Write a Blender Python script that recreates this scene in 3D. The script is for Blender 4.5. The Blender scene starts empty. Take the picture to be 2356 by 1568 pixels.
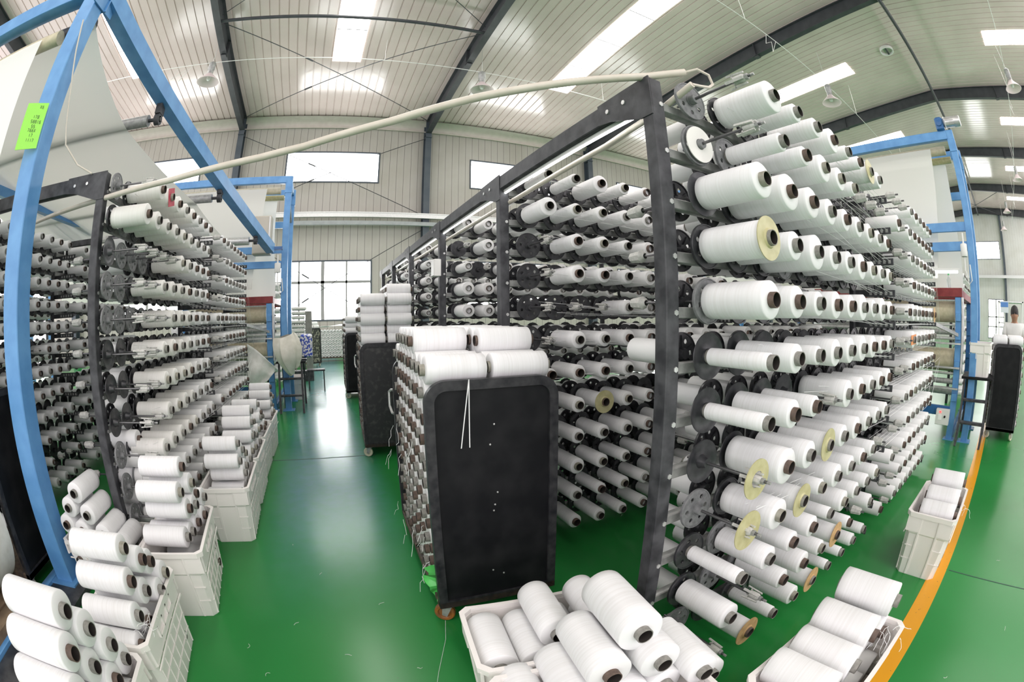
import bpy, math, random
from mathutils import Vector, Matrix
import numpy as np

random.seed(7)
S = bpy.context.scene
C = S.collection
PI = math.pi

# ---------------------------------------------------------------- camera, world, exposure
cd = bpy.data.cameras.new('camera')
cd.type = 'PANO'
cd.panorama_type = 'FISHEYE_EQUISOLID'
cd.sensor_fit = 'HORIZONTAL'
cd.sensor_width = 36.0
cd.sensor_height = 24.0
cd.fisheye_lens = 1024.14 * 36.0 / 2356.0
cd.fisheye_fov = math.radians(200)
cd.clip_start = 0.02
cd.clip_end = 300
cam = bpy.data.objects.new('camera', cd)
C.objects.link(cam)
CR, CU, CF = Vector((0.9135, -0.4066, -0.0116)), Vector((0.0336, 0.0471, 0.9983)), Vector((0.4054, 0.9124, -0.0567))
M3 = Matrix((CR.normalized(), CU.normalized(), (-CF).normalized())).transposed()
cam.matrix_world = Matrix.Translation((0, 0, 1.5)) @ M3.to_4x4()
S.camera = cam

w = bpy.data.worlds.new('world')
S.world = w
w.use_nodes = True
bg = w.node_tree.nodes['Background']
bg.inputs[0].default_value = (1.0, 0.935, 0.96, 1)
bg.inputs[1].default_value = 1.25         # overcast daylight, let in where the unseen walls are left out
vs = S.view_settings
vs.view_transform = 'Standard'
vs.look = 'None'
vs.gamma = 1.0
vs.use_curve_mapping = False
vs.exposure = 0.94
SKY_E = 6.5        # roof lights
WIN_E = 5.5        # windows
cy = S.cycles
cy.max_bounces = 6
cy.diffuse_bounces = 4
cy.glossy_bounces = 3
cy.transmission_bounces = 4
cy.caustics_reflective = False
cy.caustics_refractive = False
cy.use_denoising = True


# ---------------------------------------------------------------- materials
def mat(name, col, rough=0.5, metal=0.0, emit=None, spec=0.5):
    m = bpy.data.materials.new(name)
    m.use_nodes = True
    p = m.node_tree.nodes['Principled BSDF']
    p.inputs['Base Color'].default_value = (*col, 1)
    p.inputs['Roughness'].default_value = rough
    p.inputs['Metallic'].default_value = metal
    p.inputs['Specular IOR Level'].default_value = spec
    if emit:
        p.inputs['Emission Color'].default_value = (*emit[0], 1)
        p.inputs['Emission Strength'].default_value = emit[1]
    return m


def nd(m, typ, **kw):
    n = m.node_tree.nodes.new(typ)
    for k, v in kw.items():
        if k.startswith('i_'):
            n.inputs[k[2:].replace('_', ' ')].default_value = v
        else:
            setattr(n, k, v)
    return n


def lk(m, a, b):
    m.node_tree.links.new(a, b)


def prin(m):
    return m.node_tree.nodes['Principled BSDF']


def ramp(m, fac, stops):
    r = nd(m, 'ShaderNodeValToRGB')
    e = r.color_ramp.elements
    while len(e) < len(stops):
        e.new(0.5)
    for k, (p, c) in enumerate(stops):
        e[k].position = p
        e[k].color = (*c, 1)
    lk(m, fac, r.inputs[0])
    return r.outputs[0]


def mottled(name, c1, c2, scale, rough=0.5, metal=0.0, detail=4.0, lo=0.35, hi=0.65, bump=0.0, coord='Object', r2=None):
    m = mat(name, c1, rough, metal)
    t = nd(m, 'ShaderNodeTexCoord')
    n = nd(m, 'ShaderNodeTexNoise')
    n.inputs['Scale'].default_value = scale
    n.inputs['Detail'].default_value = detail
    lk(m, t.outputs[coord], n.inputs['Vector'])
    lk(m, ramp(m, n.outputs[0], [(lo, c1), (hi, c2)]), prin(m).inputs['Base Color'])
    if r2 is not None:
        mr = nd(m, 'ShaderNodeMapRange')
        mr.inputs[3].default_value = rough
        mr.inputs[4].default_value = r2
        lk(m, n.outputs[0], mr.inputs[0])
        lk(m, mr.outputs[0], prin(m).inputs['Roughness'])
    if bump:
        b = nd(m, 'ShaderNodeBump')
        b.inputs['Strength'].default_value = bump
        b.inputs['Distance'].default_value = 0.002
        lk(m, n.outputs[0], b.inputs['Height'])
        lk(m, b.outputs[0], prin(m).inputs['Normal'])
    return m


def yarn_mat(name, ca, cb, banded=True):
    m = mat(name, ca, 0.42, 0, None, 0.35)
    if banded:
        t = nd(m, 'ShaderNodeTexCoord')
        sx = nd(m, 'ShaderNodeSeparateXYZ')
        oi = nd(m, 'ShaderNodeObjectInfo')
        n = nd(m, 'ShaderNodeTexNoise', noise_dimensions='2D')
        n.inputs['Scale'].default_value = 1.0
        n.inputs['Detail'].default_value = 3
        cx = nd(m, 'ShaderNodeCombineXYZ')
        mu = nd(m, 'ShaderNodeMath', operation='MULTIPLY')
        mu.inputs[1].default_value = 140
        m2 = nd(m, 'ShaderNodeMath', operation='MULTIPLY')
        m2.inputs[1].default_value = 57
        lk(m, t.outputs['Object'], sx.inputs[0])
        lk(m, sx.outputs[0], mu.inputs[0])
        lk(m, oi.outputs['Random'], m2.inputs[0])
        lk(m, mu.outputs[0], cx.inputs[0])
        lk(m, m2.outputs[0], cx.inputs[1])
        lk(m, cx.outputs[0], n.inputs['Vector'])
        lk(m, ramp(m, n.outputs[0], [(0.3, cb), (0.62, ca)]), prin(m).inputs['Base Color'])
        b = nd(m, 'ShaderNodeBump')
        b.inputs['Strength'].default_value = 0.22
        b.inputs['Distance'].default_value = 0.001
        lk(m, n.outputs[0], b.inputs['Height'])
        lk(m, b.outputs[0], prin(m).inputs['Normal'])
    return m


YARN = yarn_mat('white_yarn', (0.80, 0.805, 0.815), (0.745, 0.745, 0.745))
YARN2 = yarn_mat('cream_yarn', (0.79, 0.785, 0.755), (0.735, 0.725, 0.69))
YARNP = yarn_mat('far_yarn', (0.80, 0.805, 0.805), (0.8, 0.8, 0.8), False)
CORE_G = mottled('grey_card_tube', (0.17, 0.165, 0.15), (0.27, 0.265, 0.24), 60, 0.6)
CORE_B = mottled('brown_card_tube', (0.075, 0.05, 0.04), (0.13, 0.09, 0.07), 60, 0.6)
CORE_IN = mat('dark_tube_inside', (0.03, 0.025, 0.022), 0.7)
CARD_TAN = mottled('tan_card', (0.46, 0.29, 0.13), (0.55, 0.36, 0.18), 40, 0.7)
CARD_YEL = mottled('yellowed_plastic', (0.42, 0.39, 0.20), (0.5, 0.47, 0.27), 30, 0.4)
CARD_OR = mottled('orange_card', (0.62, 0.22, 0.07), (0.7, 0.28, 0.1), 40, 0.6)
CARD_RED = mottled('red_card', (0.42, 0.03, 0.06), (0.5, 0.06, 0.09), 40, 0.6)
STEEL_DK = mottled('dark_painted_steel', (0.026, 0.027, 0.031), (0.072, 0.074, 0.08), 14, 0.42, 0.0, detail=8, bump=0.15, r2=0.58)
prin(STEEL_DK).inputs['Specular IOR Level'].default_value = 0.35
STEEL_GR = mottled('galvanized_steel', (0.26, 0.265, 0.26), (0.38, 0.385, 0.375), 25, 0.38, 0.25)
ZINC = mottled('bright_zinc', (0.55, 0.56, 0.55), (0.66, 0.67, 0.66), 40, 0.35, 0.6)
DISC_D = mottled('black_plastic_disc', (0.018, 0.019, 0.022), (0.045, 0.046, 0.05), 30, 0.3, 0.0)
DISC_G = mottled('dusty_plastic_disc', (0.13, 0.135, 0.14), (0.21, 0.215, 0.22), 45, 0.5)
ROD = mat('spindle_rod_steel', (0.16, 0.16, 0.165), 0.35, 0.8)
CLAMP = mottled('worn_white_plastic', (0.42, 0.42, 0.40), (0.56, 0.56, 0.53), 60, 0.5)
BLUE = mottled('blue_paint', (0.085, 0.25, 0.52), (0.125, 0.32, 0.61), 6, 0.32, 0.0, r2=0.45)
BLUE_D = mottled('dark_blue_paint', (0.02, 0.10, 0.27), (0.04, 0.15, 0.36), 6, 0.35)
BOARD = mottled('black_board', (0.006, 0.0065, 0.008), (0.016, 0.0165, 0.018), 7, 0.42, 0.0, lo=0.4, hi=0.75, r2=0.6)
prin(BOARD).inputs['Specular IOR Level'].default_value = 0.18
BOARD_W = mottled('worn_black_board', (0.02, 0.02, 0.018), (0.30, 0.29, 0.22), 14, 0.5, 0.0, detail=8, lo=0.50, hi=0.6)
FRAME_K = mottled('worn_black_frame', (0.012, 0.013, 0.016), (0.04, 0.04, 0.043), 20, 0.42, 0.0)
prin(FRAME_K).inputs['Specular IOR Level'].default_value = 0.3
RUST = mottled('rusty_edge', (0.05, 0.042, 0.038), (0.13, 0.09, 0.06), 30, 0.7)
WHEEL_O = mottled('orange_wheel', (0.34, 0.12, 0.02), (0.2, 0.08, 0.03), 30, 0.5)
WHEEL_C = mat('cream_wheel', (0.55, 0.52, 0.40), 0.5)
PVC = mottled('pvc_pipe', (0.55, 0.50, 0.43), (0.62, 0.57, 0.50), 10, 0.4)
LOOM_CR = mottled('cream_heald_drum', (0.46, 0.41, 0.28), (0.56, 0.5, 0.36), 20, 0.5)
RED = mottled('dark_red_paint', (0.17, 0.015, 0.018), (0.23, 0.03, 0.03), 12, 0.45)
CAB = mottled('beige_cabinet', (0.46, 0.43, 0.36), (0.5, 0.47, 0.4), 3, 0.45)
GREYP = mottled('grey_board_side', (0.20, 0.20, 0.18), (0.27, 0.27, 0.25), 8, 0.5)
GREEN_CARD = mat('green_paper', (0.33, 0.80, 0.10), 0.6)
INK = mat('ink', (0.03, 0.05, 0.04), 0.6)
WHITE_P = mat('white_plastic', (0.75, 0.75, 0.73), 0.4)
ALU = mottled('bare_aluminium', (0.55, 0.55, 0.54), (0.68, 0.68, 0.67), 15, 0.35, 0.7)
SKIN_M = mottled('skin', (0.36, 0.19, 0.12), (0.42, 0.23, 0.15), 9, 0.55)
HAIR = mat('hair', (0.02, 0.018, 0.016), 0.6)
SHIRT = mottled('white_shirt', (0.7, 0.7, 0.68), (0.78, 0.78, 0.76), 8, 0.8)
PANTS = mottled('grey_trousers', (0.1, 0.1, 0.095), (0.14, 0.14, 0.13), 8, 0.8)
BAGM = mottled('white_woven_bag', (0.68, 0.68, 0.64), (0.8, 0.8, 0.77), 12, 0.5, bump=0.3)
BLUEPK = mottled('blue_print_pack', (0.03, 0.07, 0.42), (0.7, 0.7, 0.72), 28, 0.4, lo=0.48, hi=0.52)
TUBE_L = mat('lit_tube', (1, 1, 1), 0.5, 0, ((1, 1, 1), 6.0))
PANE = mat('daylight_pane', (1, 1, 1), 0.5, 0, ((1.0, 1.0, 1.0), WIN_E))
ROOFLT = mat('roof_light_sheet', (1, 1, 0.95), 0.5, 0, ((1.0, 0.965, 0.925), SKY_E))
LED_R = mat('red_indicator', (0.8, 0.02, 0.02), 0.4, 0, ((1, 0.03, 0.03), 3))
BOTTLE = mat('clear_bottle', (0.75, 0.8, 0.78), 0.1)
prin(BOTTLE).inputs['Transmission Weight'].default_value = 0.7


def two_sided(name, col, tr, rough=0.6):
    m = mat(name, col, rough, 0, None, 0.3)
    nt = m.node_tree
    out = nt.nodes['Material Output']
    tl = nd(m, 'ShaderNodeBsdfTranslucent')
    tl.inputs[0].default_value = (*col, 1)
    mx = nd(m, 'ShaderNodeMixShader')
    mx.inputs[0].default_value = tr
    lk(m, prin(m).outputs[0], mx.inputs[1])
    lk(m, tl.outputs[0], mx.inputs[2])
    lk(m, mx.outputs[0], out.inputs[0])
    return m


FABRIC = two_sided('woven_white_fabric', (0.82, 0.82, 0.78), 0.35)
CRATE = two_sided('milky_plastic', (0.93, 0.895, 0.87), 0.14, 0.4)
THREAD = mat('white_thread', (0.85, 0.86, 0.86), 0.5)


def wall_mat(name, c, seam, pitch, rough, axis):
    m = mat(name, c, rough)
    t = nd(m, 'ShaderNodeTexCoord')
    sx = nd(m, 'ShaderNodeSeparateXYZ')
    lk(m, t.outputs['Object'], sx.inputs[0])
    d = nd(m, 'ShaderNodeMath', operation='DIVIDE')
    d.inputs[1].default_value = pitch
    lk(m, sx.outputs[axis], d.inputs[0])
    fr = nd(m, 'ShaderNodeMath', operation='FRACT')
    lk(m, d.outputs[0], fr.inputs[0])
    col = ramp(m, fr.outputs[0], [(0.0, seam), (0.05, seam), (0.08, c), (0.5, tuple(v * 0.97 for v in c)), (0.93, c), (0.97, tuple(min(1, v * 1.08) for v in c))])
    n = nd(m, 'ShaderNodeTexNoise')
    n.inputs['Scale'].default_value = 0.9
    n.inputs['Detail'].default_value = 5
    lk(m, t.outputs['Object'], n.inputs['Vector'])
    mx = nd(m, 'ShaderNodeMixRGB', blend_type='MULTIPLY')
    mx.inputs[0].default_value = 1
    lk(m, col, mx.inputs[1])
    lk(m, ramp(m, n.outputs[0], [(0.3, (0.9, 0.89, 0.86)), (0.6, (1, 1, 1))]), mx.inputs[2])
    lk(m, mx.outputs[0], prin(m).inputs['Base Color'])
    return m


WALL = wall_mat('wall_sheet', (0.43, 0.41, 0.375), (0.16, 0.155, 0.14), 0.30, 0.38, 0)
WALL_E = wall_mat('end_wall_sheet', (0.62, 0.62, 0.60), (0.4, 0.4, 0.39), 0.30, 0.4, 1)
ROOFM = mottled('roof_sheet', (0.61, 0.50, 0.48), (0.68, 0.56, 0.54), 0.7, 0.17)
RAFT = mottled('rafter_paint', (0.034, 0.037, 0.043), (0.048, 0.052, 0.058), 3, 0.55)
COLM = mottled('column_paint', (0.05, 0.066, 0.085), (0.066, 0.082, 0.10), 3, 0.5)

# floor: glossy green epoxy, aisle paler and bluish from wear and painted-in window glare
FLOOR = mat('green_epoxy', (0.012, 0.2, 0.06), 0.2, spec=0.34)
m = FLOOR
t = nd(m, 'ShaderNodeTexCoord')
n1 = nd(m, 'ShaderNodeTexNoise')
n1.inputs['Scale'].default_value = 0.55
n1.inputs['Detail'].default_value = 6
n2 = nd(m, 'ShaderNodeTexNoise')
n2.inputs['Scale'].default_value = 9
n2.inputs['Detail'].default_value = 8
n3 = nd(m, 'ShaderNodeTexVoronoi')
n3.inputs['Scale'].default_value = 11
for n in (n1, n2, n3):
    lk(m, t.outputs['Object'], n.inputs['Vector'])
base = ramp(m, n1.outputs[0], [(0.3, (0.014, 0.185, 0.034)), (0.65, (0.024, 0.235, 0.052))])
# strip of wear plus painted-in bluish window reflection down the aisle between the racks (x from -0.6 to 0.35) and beyond the joint at y = 4.8
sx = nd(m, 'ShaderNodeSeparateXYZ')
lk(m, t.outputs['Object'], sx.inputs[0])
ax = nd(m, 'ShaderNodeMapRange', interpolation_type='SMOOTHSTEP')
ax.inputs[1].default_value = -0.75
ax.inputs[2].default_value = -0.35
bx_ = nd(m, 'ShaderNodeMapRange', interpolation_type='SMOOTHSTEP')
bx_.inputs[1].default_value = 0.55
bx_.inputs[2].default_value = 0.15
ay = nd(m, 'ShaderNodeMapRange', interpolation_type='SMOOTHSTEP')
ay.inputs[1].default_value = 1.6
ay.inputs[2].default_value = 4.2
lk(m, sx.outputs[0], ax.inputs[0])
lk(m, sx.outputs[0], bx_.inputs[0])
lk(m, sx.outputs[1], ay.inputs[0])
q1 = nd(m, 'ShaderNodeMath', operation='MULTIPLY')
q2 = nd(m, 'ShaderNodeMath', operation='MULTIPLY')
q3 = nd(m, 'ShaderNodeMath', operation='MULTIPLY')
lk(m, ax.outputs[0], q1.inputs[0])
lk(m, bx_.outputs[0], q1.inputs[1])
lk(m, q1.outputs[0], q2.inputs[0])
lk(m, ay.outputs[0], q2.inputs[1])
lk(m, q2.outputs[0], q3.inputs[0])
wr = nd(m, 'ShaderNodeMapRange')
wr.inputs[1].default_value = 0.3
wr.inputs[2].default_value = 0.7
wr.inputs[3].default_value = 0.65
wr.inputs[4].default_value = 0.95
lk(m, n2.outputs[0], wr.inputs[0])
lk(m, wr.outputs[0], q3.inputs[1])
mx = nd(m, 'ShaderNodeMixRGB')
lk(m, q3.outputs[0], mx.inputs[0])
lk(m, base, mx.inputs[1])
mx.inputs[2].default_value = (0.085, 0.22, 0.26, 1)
dk = nd(m, 'ShaderNodeMixRGB')
dk.inputs[2].default_value = (0.05, 0.10, 0.05, 1)
lk(m, ramp(m, n3.outputs[0], [(0.02, (0.7, 0.7, 0.7)), (0.035, (0, 0, 0))]), dk.inputs[0])
sp = nd(m, 'ShaderNodeMath', operation='MULTIPLY')
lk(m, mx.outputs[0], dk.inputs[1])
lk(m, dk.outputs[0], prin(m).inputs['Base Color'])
rr = nd(m, 'ShaderNodeMapRange')
rr.inputs[1].default_value = 0.3
rr.inputs[2].default_value = 0.75
rr.inputs[3].default_value = 0.19
rr.inputs[4].default_value = 0.27
lk(m, n1.outputs[0], rr.inputs[0])
lk(m, rr.outputs[0], prin(m).inputs['Roughness'])
LINE = mottled('yellow_line_paint', (0.72, 0.32, 0.0), (0.78, 0.36, 0.0), 5, 0.3)
n = nd(LINE, 'ShaderNodeTexNoise')
n.inputs['Scale'].default_value = 28
n.inputs['Detail'].default_value = 3
t = nd(LINE, 'ShaderNodeTexCoord')
lk(LINE, t.outputs['Object'], n.inputs['Vector'])
mx = nd(LINE, 'ShaderNodeMixRGB')
lk(LINE, ramp(LINE, n.outputs[0], [(0.29, (1, 1, 1)), (0.31, (0, 0, 0))]), mx.inputs[0])
mx.inputs[1].default_value = (0.70, 0.31, 0.0, 1)
mx.inputs[2].default_value = (0.07, 0.09, 0.03, 1)
lk(LINE, mx.outputs[0], prin(LINE).inputs['Base Color'])
JOINT = mat('joint_filler', (0.02, 0.07, 0.05), 0.6)


# ---------------------------------------------------------------- mesh builder
def frame_from(d):
    d = Vector(d).normalized()
    a = Vector((0, 0, 1)) if abs(d.z) < 0.9 else Vector((1, 0, 0))
    u = d.cross(a).normalized()
    v = d.cross(u).normalized()
    return d, u, v


class MB:
    def __init__(s):
        s.v, s.f, s.m = [], [], []

    def add(s, vs, fs, m=0, T=None):
        o = len(s.v)
        if T is not None:
            vs = [T @ Vector(p) for p in vs]
        s.v.extend([tuple(p) for p in vs])
        s.f.extend([tuple(i + o for i in f) for f in fs])
        s.m.extend([m] * len(fs))
        return s

    def box(s, a, b, m=0, T=None):
        x0, y0, z0 = a
        x1, y1, z1 = b
        vs = [(x0, y0, z0), (x1, y0, z0), (x1, y1, z0), (x0, y1, z0), (x0, y0, z1), (x1, y0, z1), (x1, y1, z1), (x0, y1, z1)]
        return s.add(vs, [(3, 2, 1, 0), (4, 5, 6, 7), (0, 1, 5, 4), (1, 2, 6, 5), (2, 3, 7, 6), (3, 0, 4, 7)], m, T)

    def bbox(s, a, b, c=0.004, m=0, T=None):
        """box with chamfered vertical and horizontal edges"""
        x0, y0, z0 = a
        x1, y1, z1 = b
        vs, fs = [], []
        rings = [(z0, c), (z0 + c, 0), (z1 - c, 0), (z1, c)]
        for z, i in rings:
            X0, Y0, X1, Y1 = x0 + i, y0 + i, x1 - i, y1 - i
            vs += [(X0 + c, Y0, z), (X1 - c, Y0, z), (X1, Y0 + c, z), (X1, Y1 - c, z), (X1 - c, Y1, z), (X0 + c, Y1, z), (X0, Y1 - c, z), (X0, Y0 + c, z)]
        for r in range(3):
            for k in range(8):
                fs.append((r * 8 + k, r * 8 + (k + 1) % 8, r * 8 + 8 + (k + 1) % 8, r * 8 + 8 + k))
        fs.append(tuple(range(7, -1, -1)))
        fs.append(tuple(range(24, 32)))
        return s.add(vs, fs, m, T)

    def beam(s, p, q, wd, ht, m=0, up=(0, 0, 1)):
        """rectangular bar from p to q"""
        p, q = Vector(p), Vector(q)
        d = (q - p).normalized()
        up = Vector(up)
        sd = d.cross(up).normalized() if d.cross(up).length > 1e-6 else Vector((1, 0, 0))
        u = sd.cross(d).normalized()
        vs = []
        for o in (p, q):
            for a, b in ((-1, -1), (1, -1), (1, 1), (-1, 1)):
                vs.append(o + sd * (a * wd / 2) + u * (b * ht / 2))
        return s.add(vs, [(0, 3, 2, 1), (4, 5, 6, 7), (0, 1, 5, 4), (1, 2, 6, 5), (2, 3, 7, 6), (3, 0, 4, 7)], m)

    def tube(s, p, q, r, seg=12, m=0, r2=None, caps=True):
        p, q = Vector(p), Vector(q)
        d, u, v = frame_from(q - p)
        r2 = r if r2 is None else r2
        vs = []
        for o, rr_ in ((p, r), (q, r2)):
            for k in range(seg):
                a = 2 * PI * k / seg
                vs.append(o + u * (rr_ * math.cos(a)) + v * (rr_ * math.sin(a)))
        fs = [(k, (k + 1) % seg, seg + (k + 1) % seg, seg + k) for k in range(seg)]
        if caps:
            fs += [tuple(range(seg - 1, -1, -1)), tuple(range(seg, 2 * seg))]
        return s.add(vs, fs, m)

    def path(s, pts, r, seg=8, m=0):
        pts = [Vector(p) for p in pts]
        vs, fs = [], []
        u = None
        for i, p in enumerate(pts):
            d = (pts[min(i + 1, len(pts) - 1)] - pts[max(i - 1, 0)]).normalized()
            if u is None:
                _, u, v = frame_from(d)
            else:
                u = (u - d * u.dot(d)).normalized()
                v = d.cross(u).normalized()
            v = d.cross(u).normalized()
            for k in range(seg):
                a = 2 * PI * k / seg
                vs.append(p + u * (r * math.cos(a)) + v * (r * math.sin(a)))
        for i in range(len(pts) - 1):
            for k in range(seg):
                fs.append((i * seg + k, i * seg + (k + 1) % seg, (i + 1) * seg + (k + 1) % seg, (i + 1) * seg + k))
        fs += [tuple(range(seg - 1, -1, -1)), tuple(range((len(pts) - 1) * seg, len(pts) * seg))]
        return s.add(vs, fs, m)

    def lathe(s, prof, seg=24, m=0, T=None, closed=True):
        """profile of (x, r) turned about the local X axis; r = 0 makes a pole"""
        vs, fs, rows = [], [], []
        for x, r in prof:
            if r < 1e-6:
                rows.append([len(vs)])
                vs.append((x, 0, 0))
            else:
                rows.append(list(range(len(vs), len(vs) + seg)))
                for k in range(seg):
                    a = 2 * PI * k / seg
                    vs.append((x, r * math.cos(a), r * math.sin(a)))
        for a, b in zip(rows, rows[1:]):
            for k in range(seg):
                k2 = (k + 1) % seg
                if len(a) == 1 and len(b) == 1:
                    continue
                if len(a) == 1:
                    fs.append((a[0], b[k2], b[k]))
                elif len(b) == 1:
                    fs.append((a[k], a[k2], b[0]))
                else:
                    fs.append((a[k], a[k2], b[k2], b[k]))
        return s.add(vs, fs, m, T)

    def prism(s, poly, p, ax_u, ax_v, ax_w, th, m=0):
        """2D outline extruded th along ax_w"""
        p, au, av, aw = Vector(p), Vector(ax_u), Vector(ax_v), Vector(ax_w)
        n = len(poly)
        vs = [p + au * a + av * b for a, b in poly] + [p + au * a + av * b + aw * th for a, b in poly]
        fs = [tuple(range(n - 1, -1, -1)), tuple(range(n, 2 * n))] + [(k, (k + 1) % n, n + (k + 1) % n, n + k) for k in range(n)]
        return s.add(vs, fs, m)

    def grid(s, fn, nu, nv, m=0):
        vs = [fn(i / nu, j / nv) for j in range(nv + 1) for i in range(nu + 1)]
        fs = [(j * (nu + 1) + i, j * (nu + 1) + i + 1, (j + 1) * (nu + 1) + i + 1, (j + 1) * (nu + 1) + i) for j in range(nv) for i in range(nu)]
        return s.add(vs, fs, m)

    def mesh(s, name, mats, smooth=True, ang=38):
        me = bpy.data.meshes.new(name)
        me.from_pydata(s.v, [], s.f)
        for mt in mats:
            me.materials.append(mt)
        if len(mats) > 1:
            me.polygons.foreach_set('material_index', s.m)
        if smooth:
            me.polygons.foreach_set('use_smooth', [True] * len(s.f))
            me.set_sharp_from_angle(angle=math.radians(ang))
        me.update()
        return me


def ob(name, mb, mats, parent=None, loc=None, smooth=True):
    me = mb.mesh(name, mats, smooth) if isinstance(mb, MB) else mb
    o = bpy.data.objects.new(name, me)
    C.objects.link(o)
    if parent is not None:
        o.parent = parent
    if loc is not None:
        o.location = loc
    return o


def struct(name, mb, mats, parent=None, smooth=True):
    o = ob(name, mb, mats, parent, None, smooth)
    if parent is None:
        o['kind'] = 'structure'
    return o


def tag(o, label, cat, group=None, kind=None):
    o['label'] = label
    o['category'] = cat
    if group:
        o['group'] = group
    if kind:
        o['kind'] = kind
    return o


def thing(name, label, cat, loc=(0, 0, 0), rz=0.0, group=None):
    o = bpy.data.objects.new(name, None)
    C.objects.link(o)
    o.empty_display_size = 0.1
    o.location = loc
    o.rotation_euler = (0, 0, rz)
    return tag(o, label, cat, group)


ORD = ['first', 'second', 'third', 'fourth', 'fifth', 'sixth', 'seventh', 'eighth', 'ninth', 'tenth', 'eleventh', 'twelfth', 'thirteenth', 'fourteenth', 'fifteenth', 'sixteenth']

# ================================================================ BUILDING
YR, ZR, SL, WY, XE = 1.3, 11.1, 0.074, 17.6, 43.4
YF = -9.0       # unseen wall behind the camera left out here so daylight floods in


def zroof(y):
    return ZR - SL * abs(y - YR)


FRAMES = [-12.0, -4.08, 3.93, 11.9, 19.65, 27.4, 35.2, 43.0]
BAYS = [-7.8, 0.0, 7.9, 15.75, 23.5, 31.3, 39.1]

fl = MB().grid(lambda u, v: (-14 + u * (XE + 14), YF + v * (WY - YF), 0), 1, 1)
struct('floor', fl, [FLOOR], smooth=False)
struct('floor_line', MB().box((1.0, 0.02, 0.0), (XE - 8, 0.145, 0.0015)), [LINE], smooth=False)
j = MB().box((-0.75, 4.77, 0), (0.45, 4.79, 0.0012))
j.box((2.9, -3.0, 0), (2.91, 0.0, 0.0012))
struct('floor_joint', j, [JOINT], smooth=False)


def corrugated(name, x0, x1, pts, mtl, pitch, hgt, off):
    """sheet whose ribs run along pts (list of (y, z)); off = direction the ribs rise"""
    mb = MB()
    xs = []
    x = x0
    while x < x1 - 1e-6:
        xs += [(x, 0), (x + pitch * 0.86, 0), (x + pitch * 0.89, 1), (x + pitch * 0.97, 1)]
        x += pitch
    xs.append((x, 0))
    vs = [(x, y + off[0] * hgt * k, z + off[1] * hgt * k) for (y, z) in pts for x, k in xs]
    n = len(xs)
    fs = [(r * n + i, r * n + i + 1, (r + 1) * n + i + 1, (r + 1) * n + i) for r in range(len(pts) - 1) for i in range(n - 1)]
    mb.add(vs, fs)
    return struct(name, mb, [mtl], smooth=False)


corrugated('ceiling', -14.0, XE, [(YF, zroof(YF)), (YR, ZR), (WY, zroof(WY))], ROOFM, 0.30, 0.028, (0, 1))
# far long wall with openings left for the windows
WINS_UP = [(b - 1.93, b + 1.93) for b in BAYS]
UZ0, UZ1, LZ0, LZ1 = 7.05, 8.3, 1.5, 3.75
wl = MB()


def wall_panels(mb, spans, fn, a0, a1, ztop):
    """vertical strips between openings. fn(a, z) -> point"""
    cuts = sorted(set([a0, a1] + [c for s_ in spans for c in s_[:2]]))
    for p, q in zip(cuts, cuts[1:]):
        holes = sorted((z0, z1) for (s0, s1, z0, z1) in spans if s0 <= p + 1e-6 and s1 >= q - 1e-6)
        z = 0.0
        for h0, h1 in holes + [(ztop, ztop)]:
            if h0 > z + 1e-6:
                mb.add([fn(p, z), fn(q, z), fn(q, h0), fn(p, h0)], [(0, 1, 2, 3)])
            z = h1


LOWS = [(a - 0.17, b - 0.17) for a, b in WINS_UP[:5]]
sp_ = [(a, b, UZ0, UZ1) for a, b in WINS_UP[:5]] + [(a, b, LZ0, LZ1) for a, b in LOWS]
wall_panels(wl, sp_, lambda a, z: (a, WY, z), -14.0, XE, zroof(WY))
struct('wall_back', wl, [WALL], smooth=False)
we = MB()
EW = [(-0.65, 2.25, 6.8, 8.2), (-0.75, 0.95, 0.3, 3.4), (5.5, 8.4, 6.8, 8.2), (-7.5, -4.6, 6.8, 8.2)]
wall_panels(we, EW, lambda a, z: (XE, a, z), YF, WY, 9.8)
we.add([(XE, YF, 9.8), (XE, WY, 9.8), (XE, WY, zroof(WY)), (XE, YR, ZR), (XE, YF, zroof(YF))], [(0, 1, 2, 3, 4)])
struct('wall_right', we, [WALL_E], smooth=False)


def window(n, fn, a0, a1, z0, z1, nv, hz):
    """frame, mullions and a bright pane; fn(a, z, depth)"""
    pane = MB().add([fn(a0, z0, 0.06), fn(a1, z0, 0.06), fn(a1, z1, 0.06), fn(a0, z1, 0.06)], [(0, 1, 2, 3)])
    root = struct('window_%d' % n, pane, [PANE], smooth=False)
    fr = MB()

    def bar(p0, p1, q0, q1, d0=-0.03, d1=0.05, m=0):
        vs = [fn(a, z, d) for d in (d0, d1) for a, z in ((p0, q0), (p1, q0), (p1, q1), (p0, q1))]
        fr.add(vs, [(3, 2, 1, 0), (4, 5, 6, 7), (0, 1, 5, 4), (1, 2, 6, 5), (2, 3, 7, 6), (3, 0, 4, 7)], m)
    e = 0.06
    bar(a0 - e, a1 + e, z0 - e, z0)
    bar(a0 - e, a1 + e, z1, z1 + e)
    bar(a0 - e, a0, z0, z1)
    bar(a1, a1 + e, z0, z1)
    for k in range(1, nv):
        x = a0 + (a1 - a0) * k / nv
        wd = 0.07 if k * 2 == nv else 0.035
        bar(x - wd, x + wd, z0, z1, m=1)
    for h in hz:
        bar(a0, a1, h - 0.05, h + 0.05, m=1)
    ob('window_frame', fr, [COLM, MULL], root, smooth=False)


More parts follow.
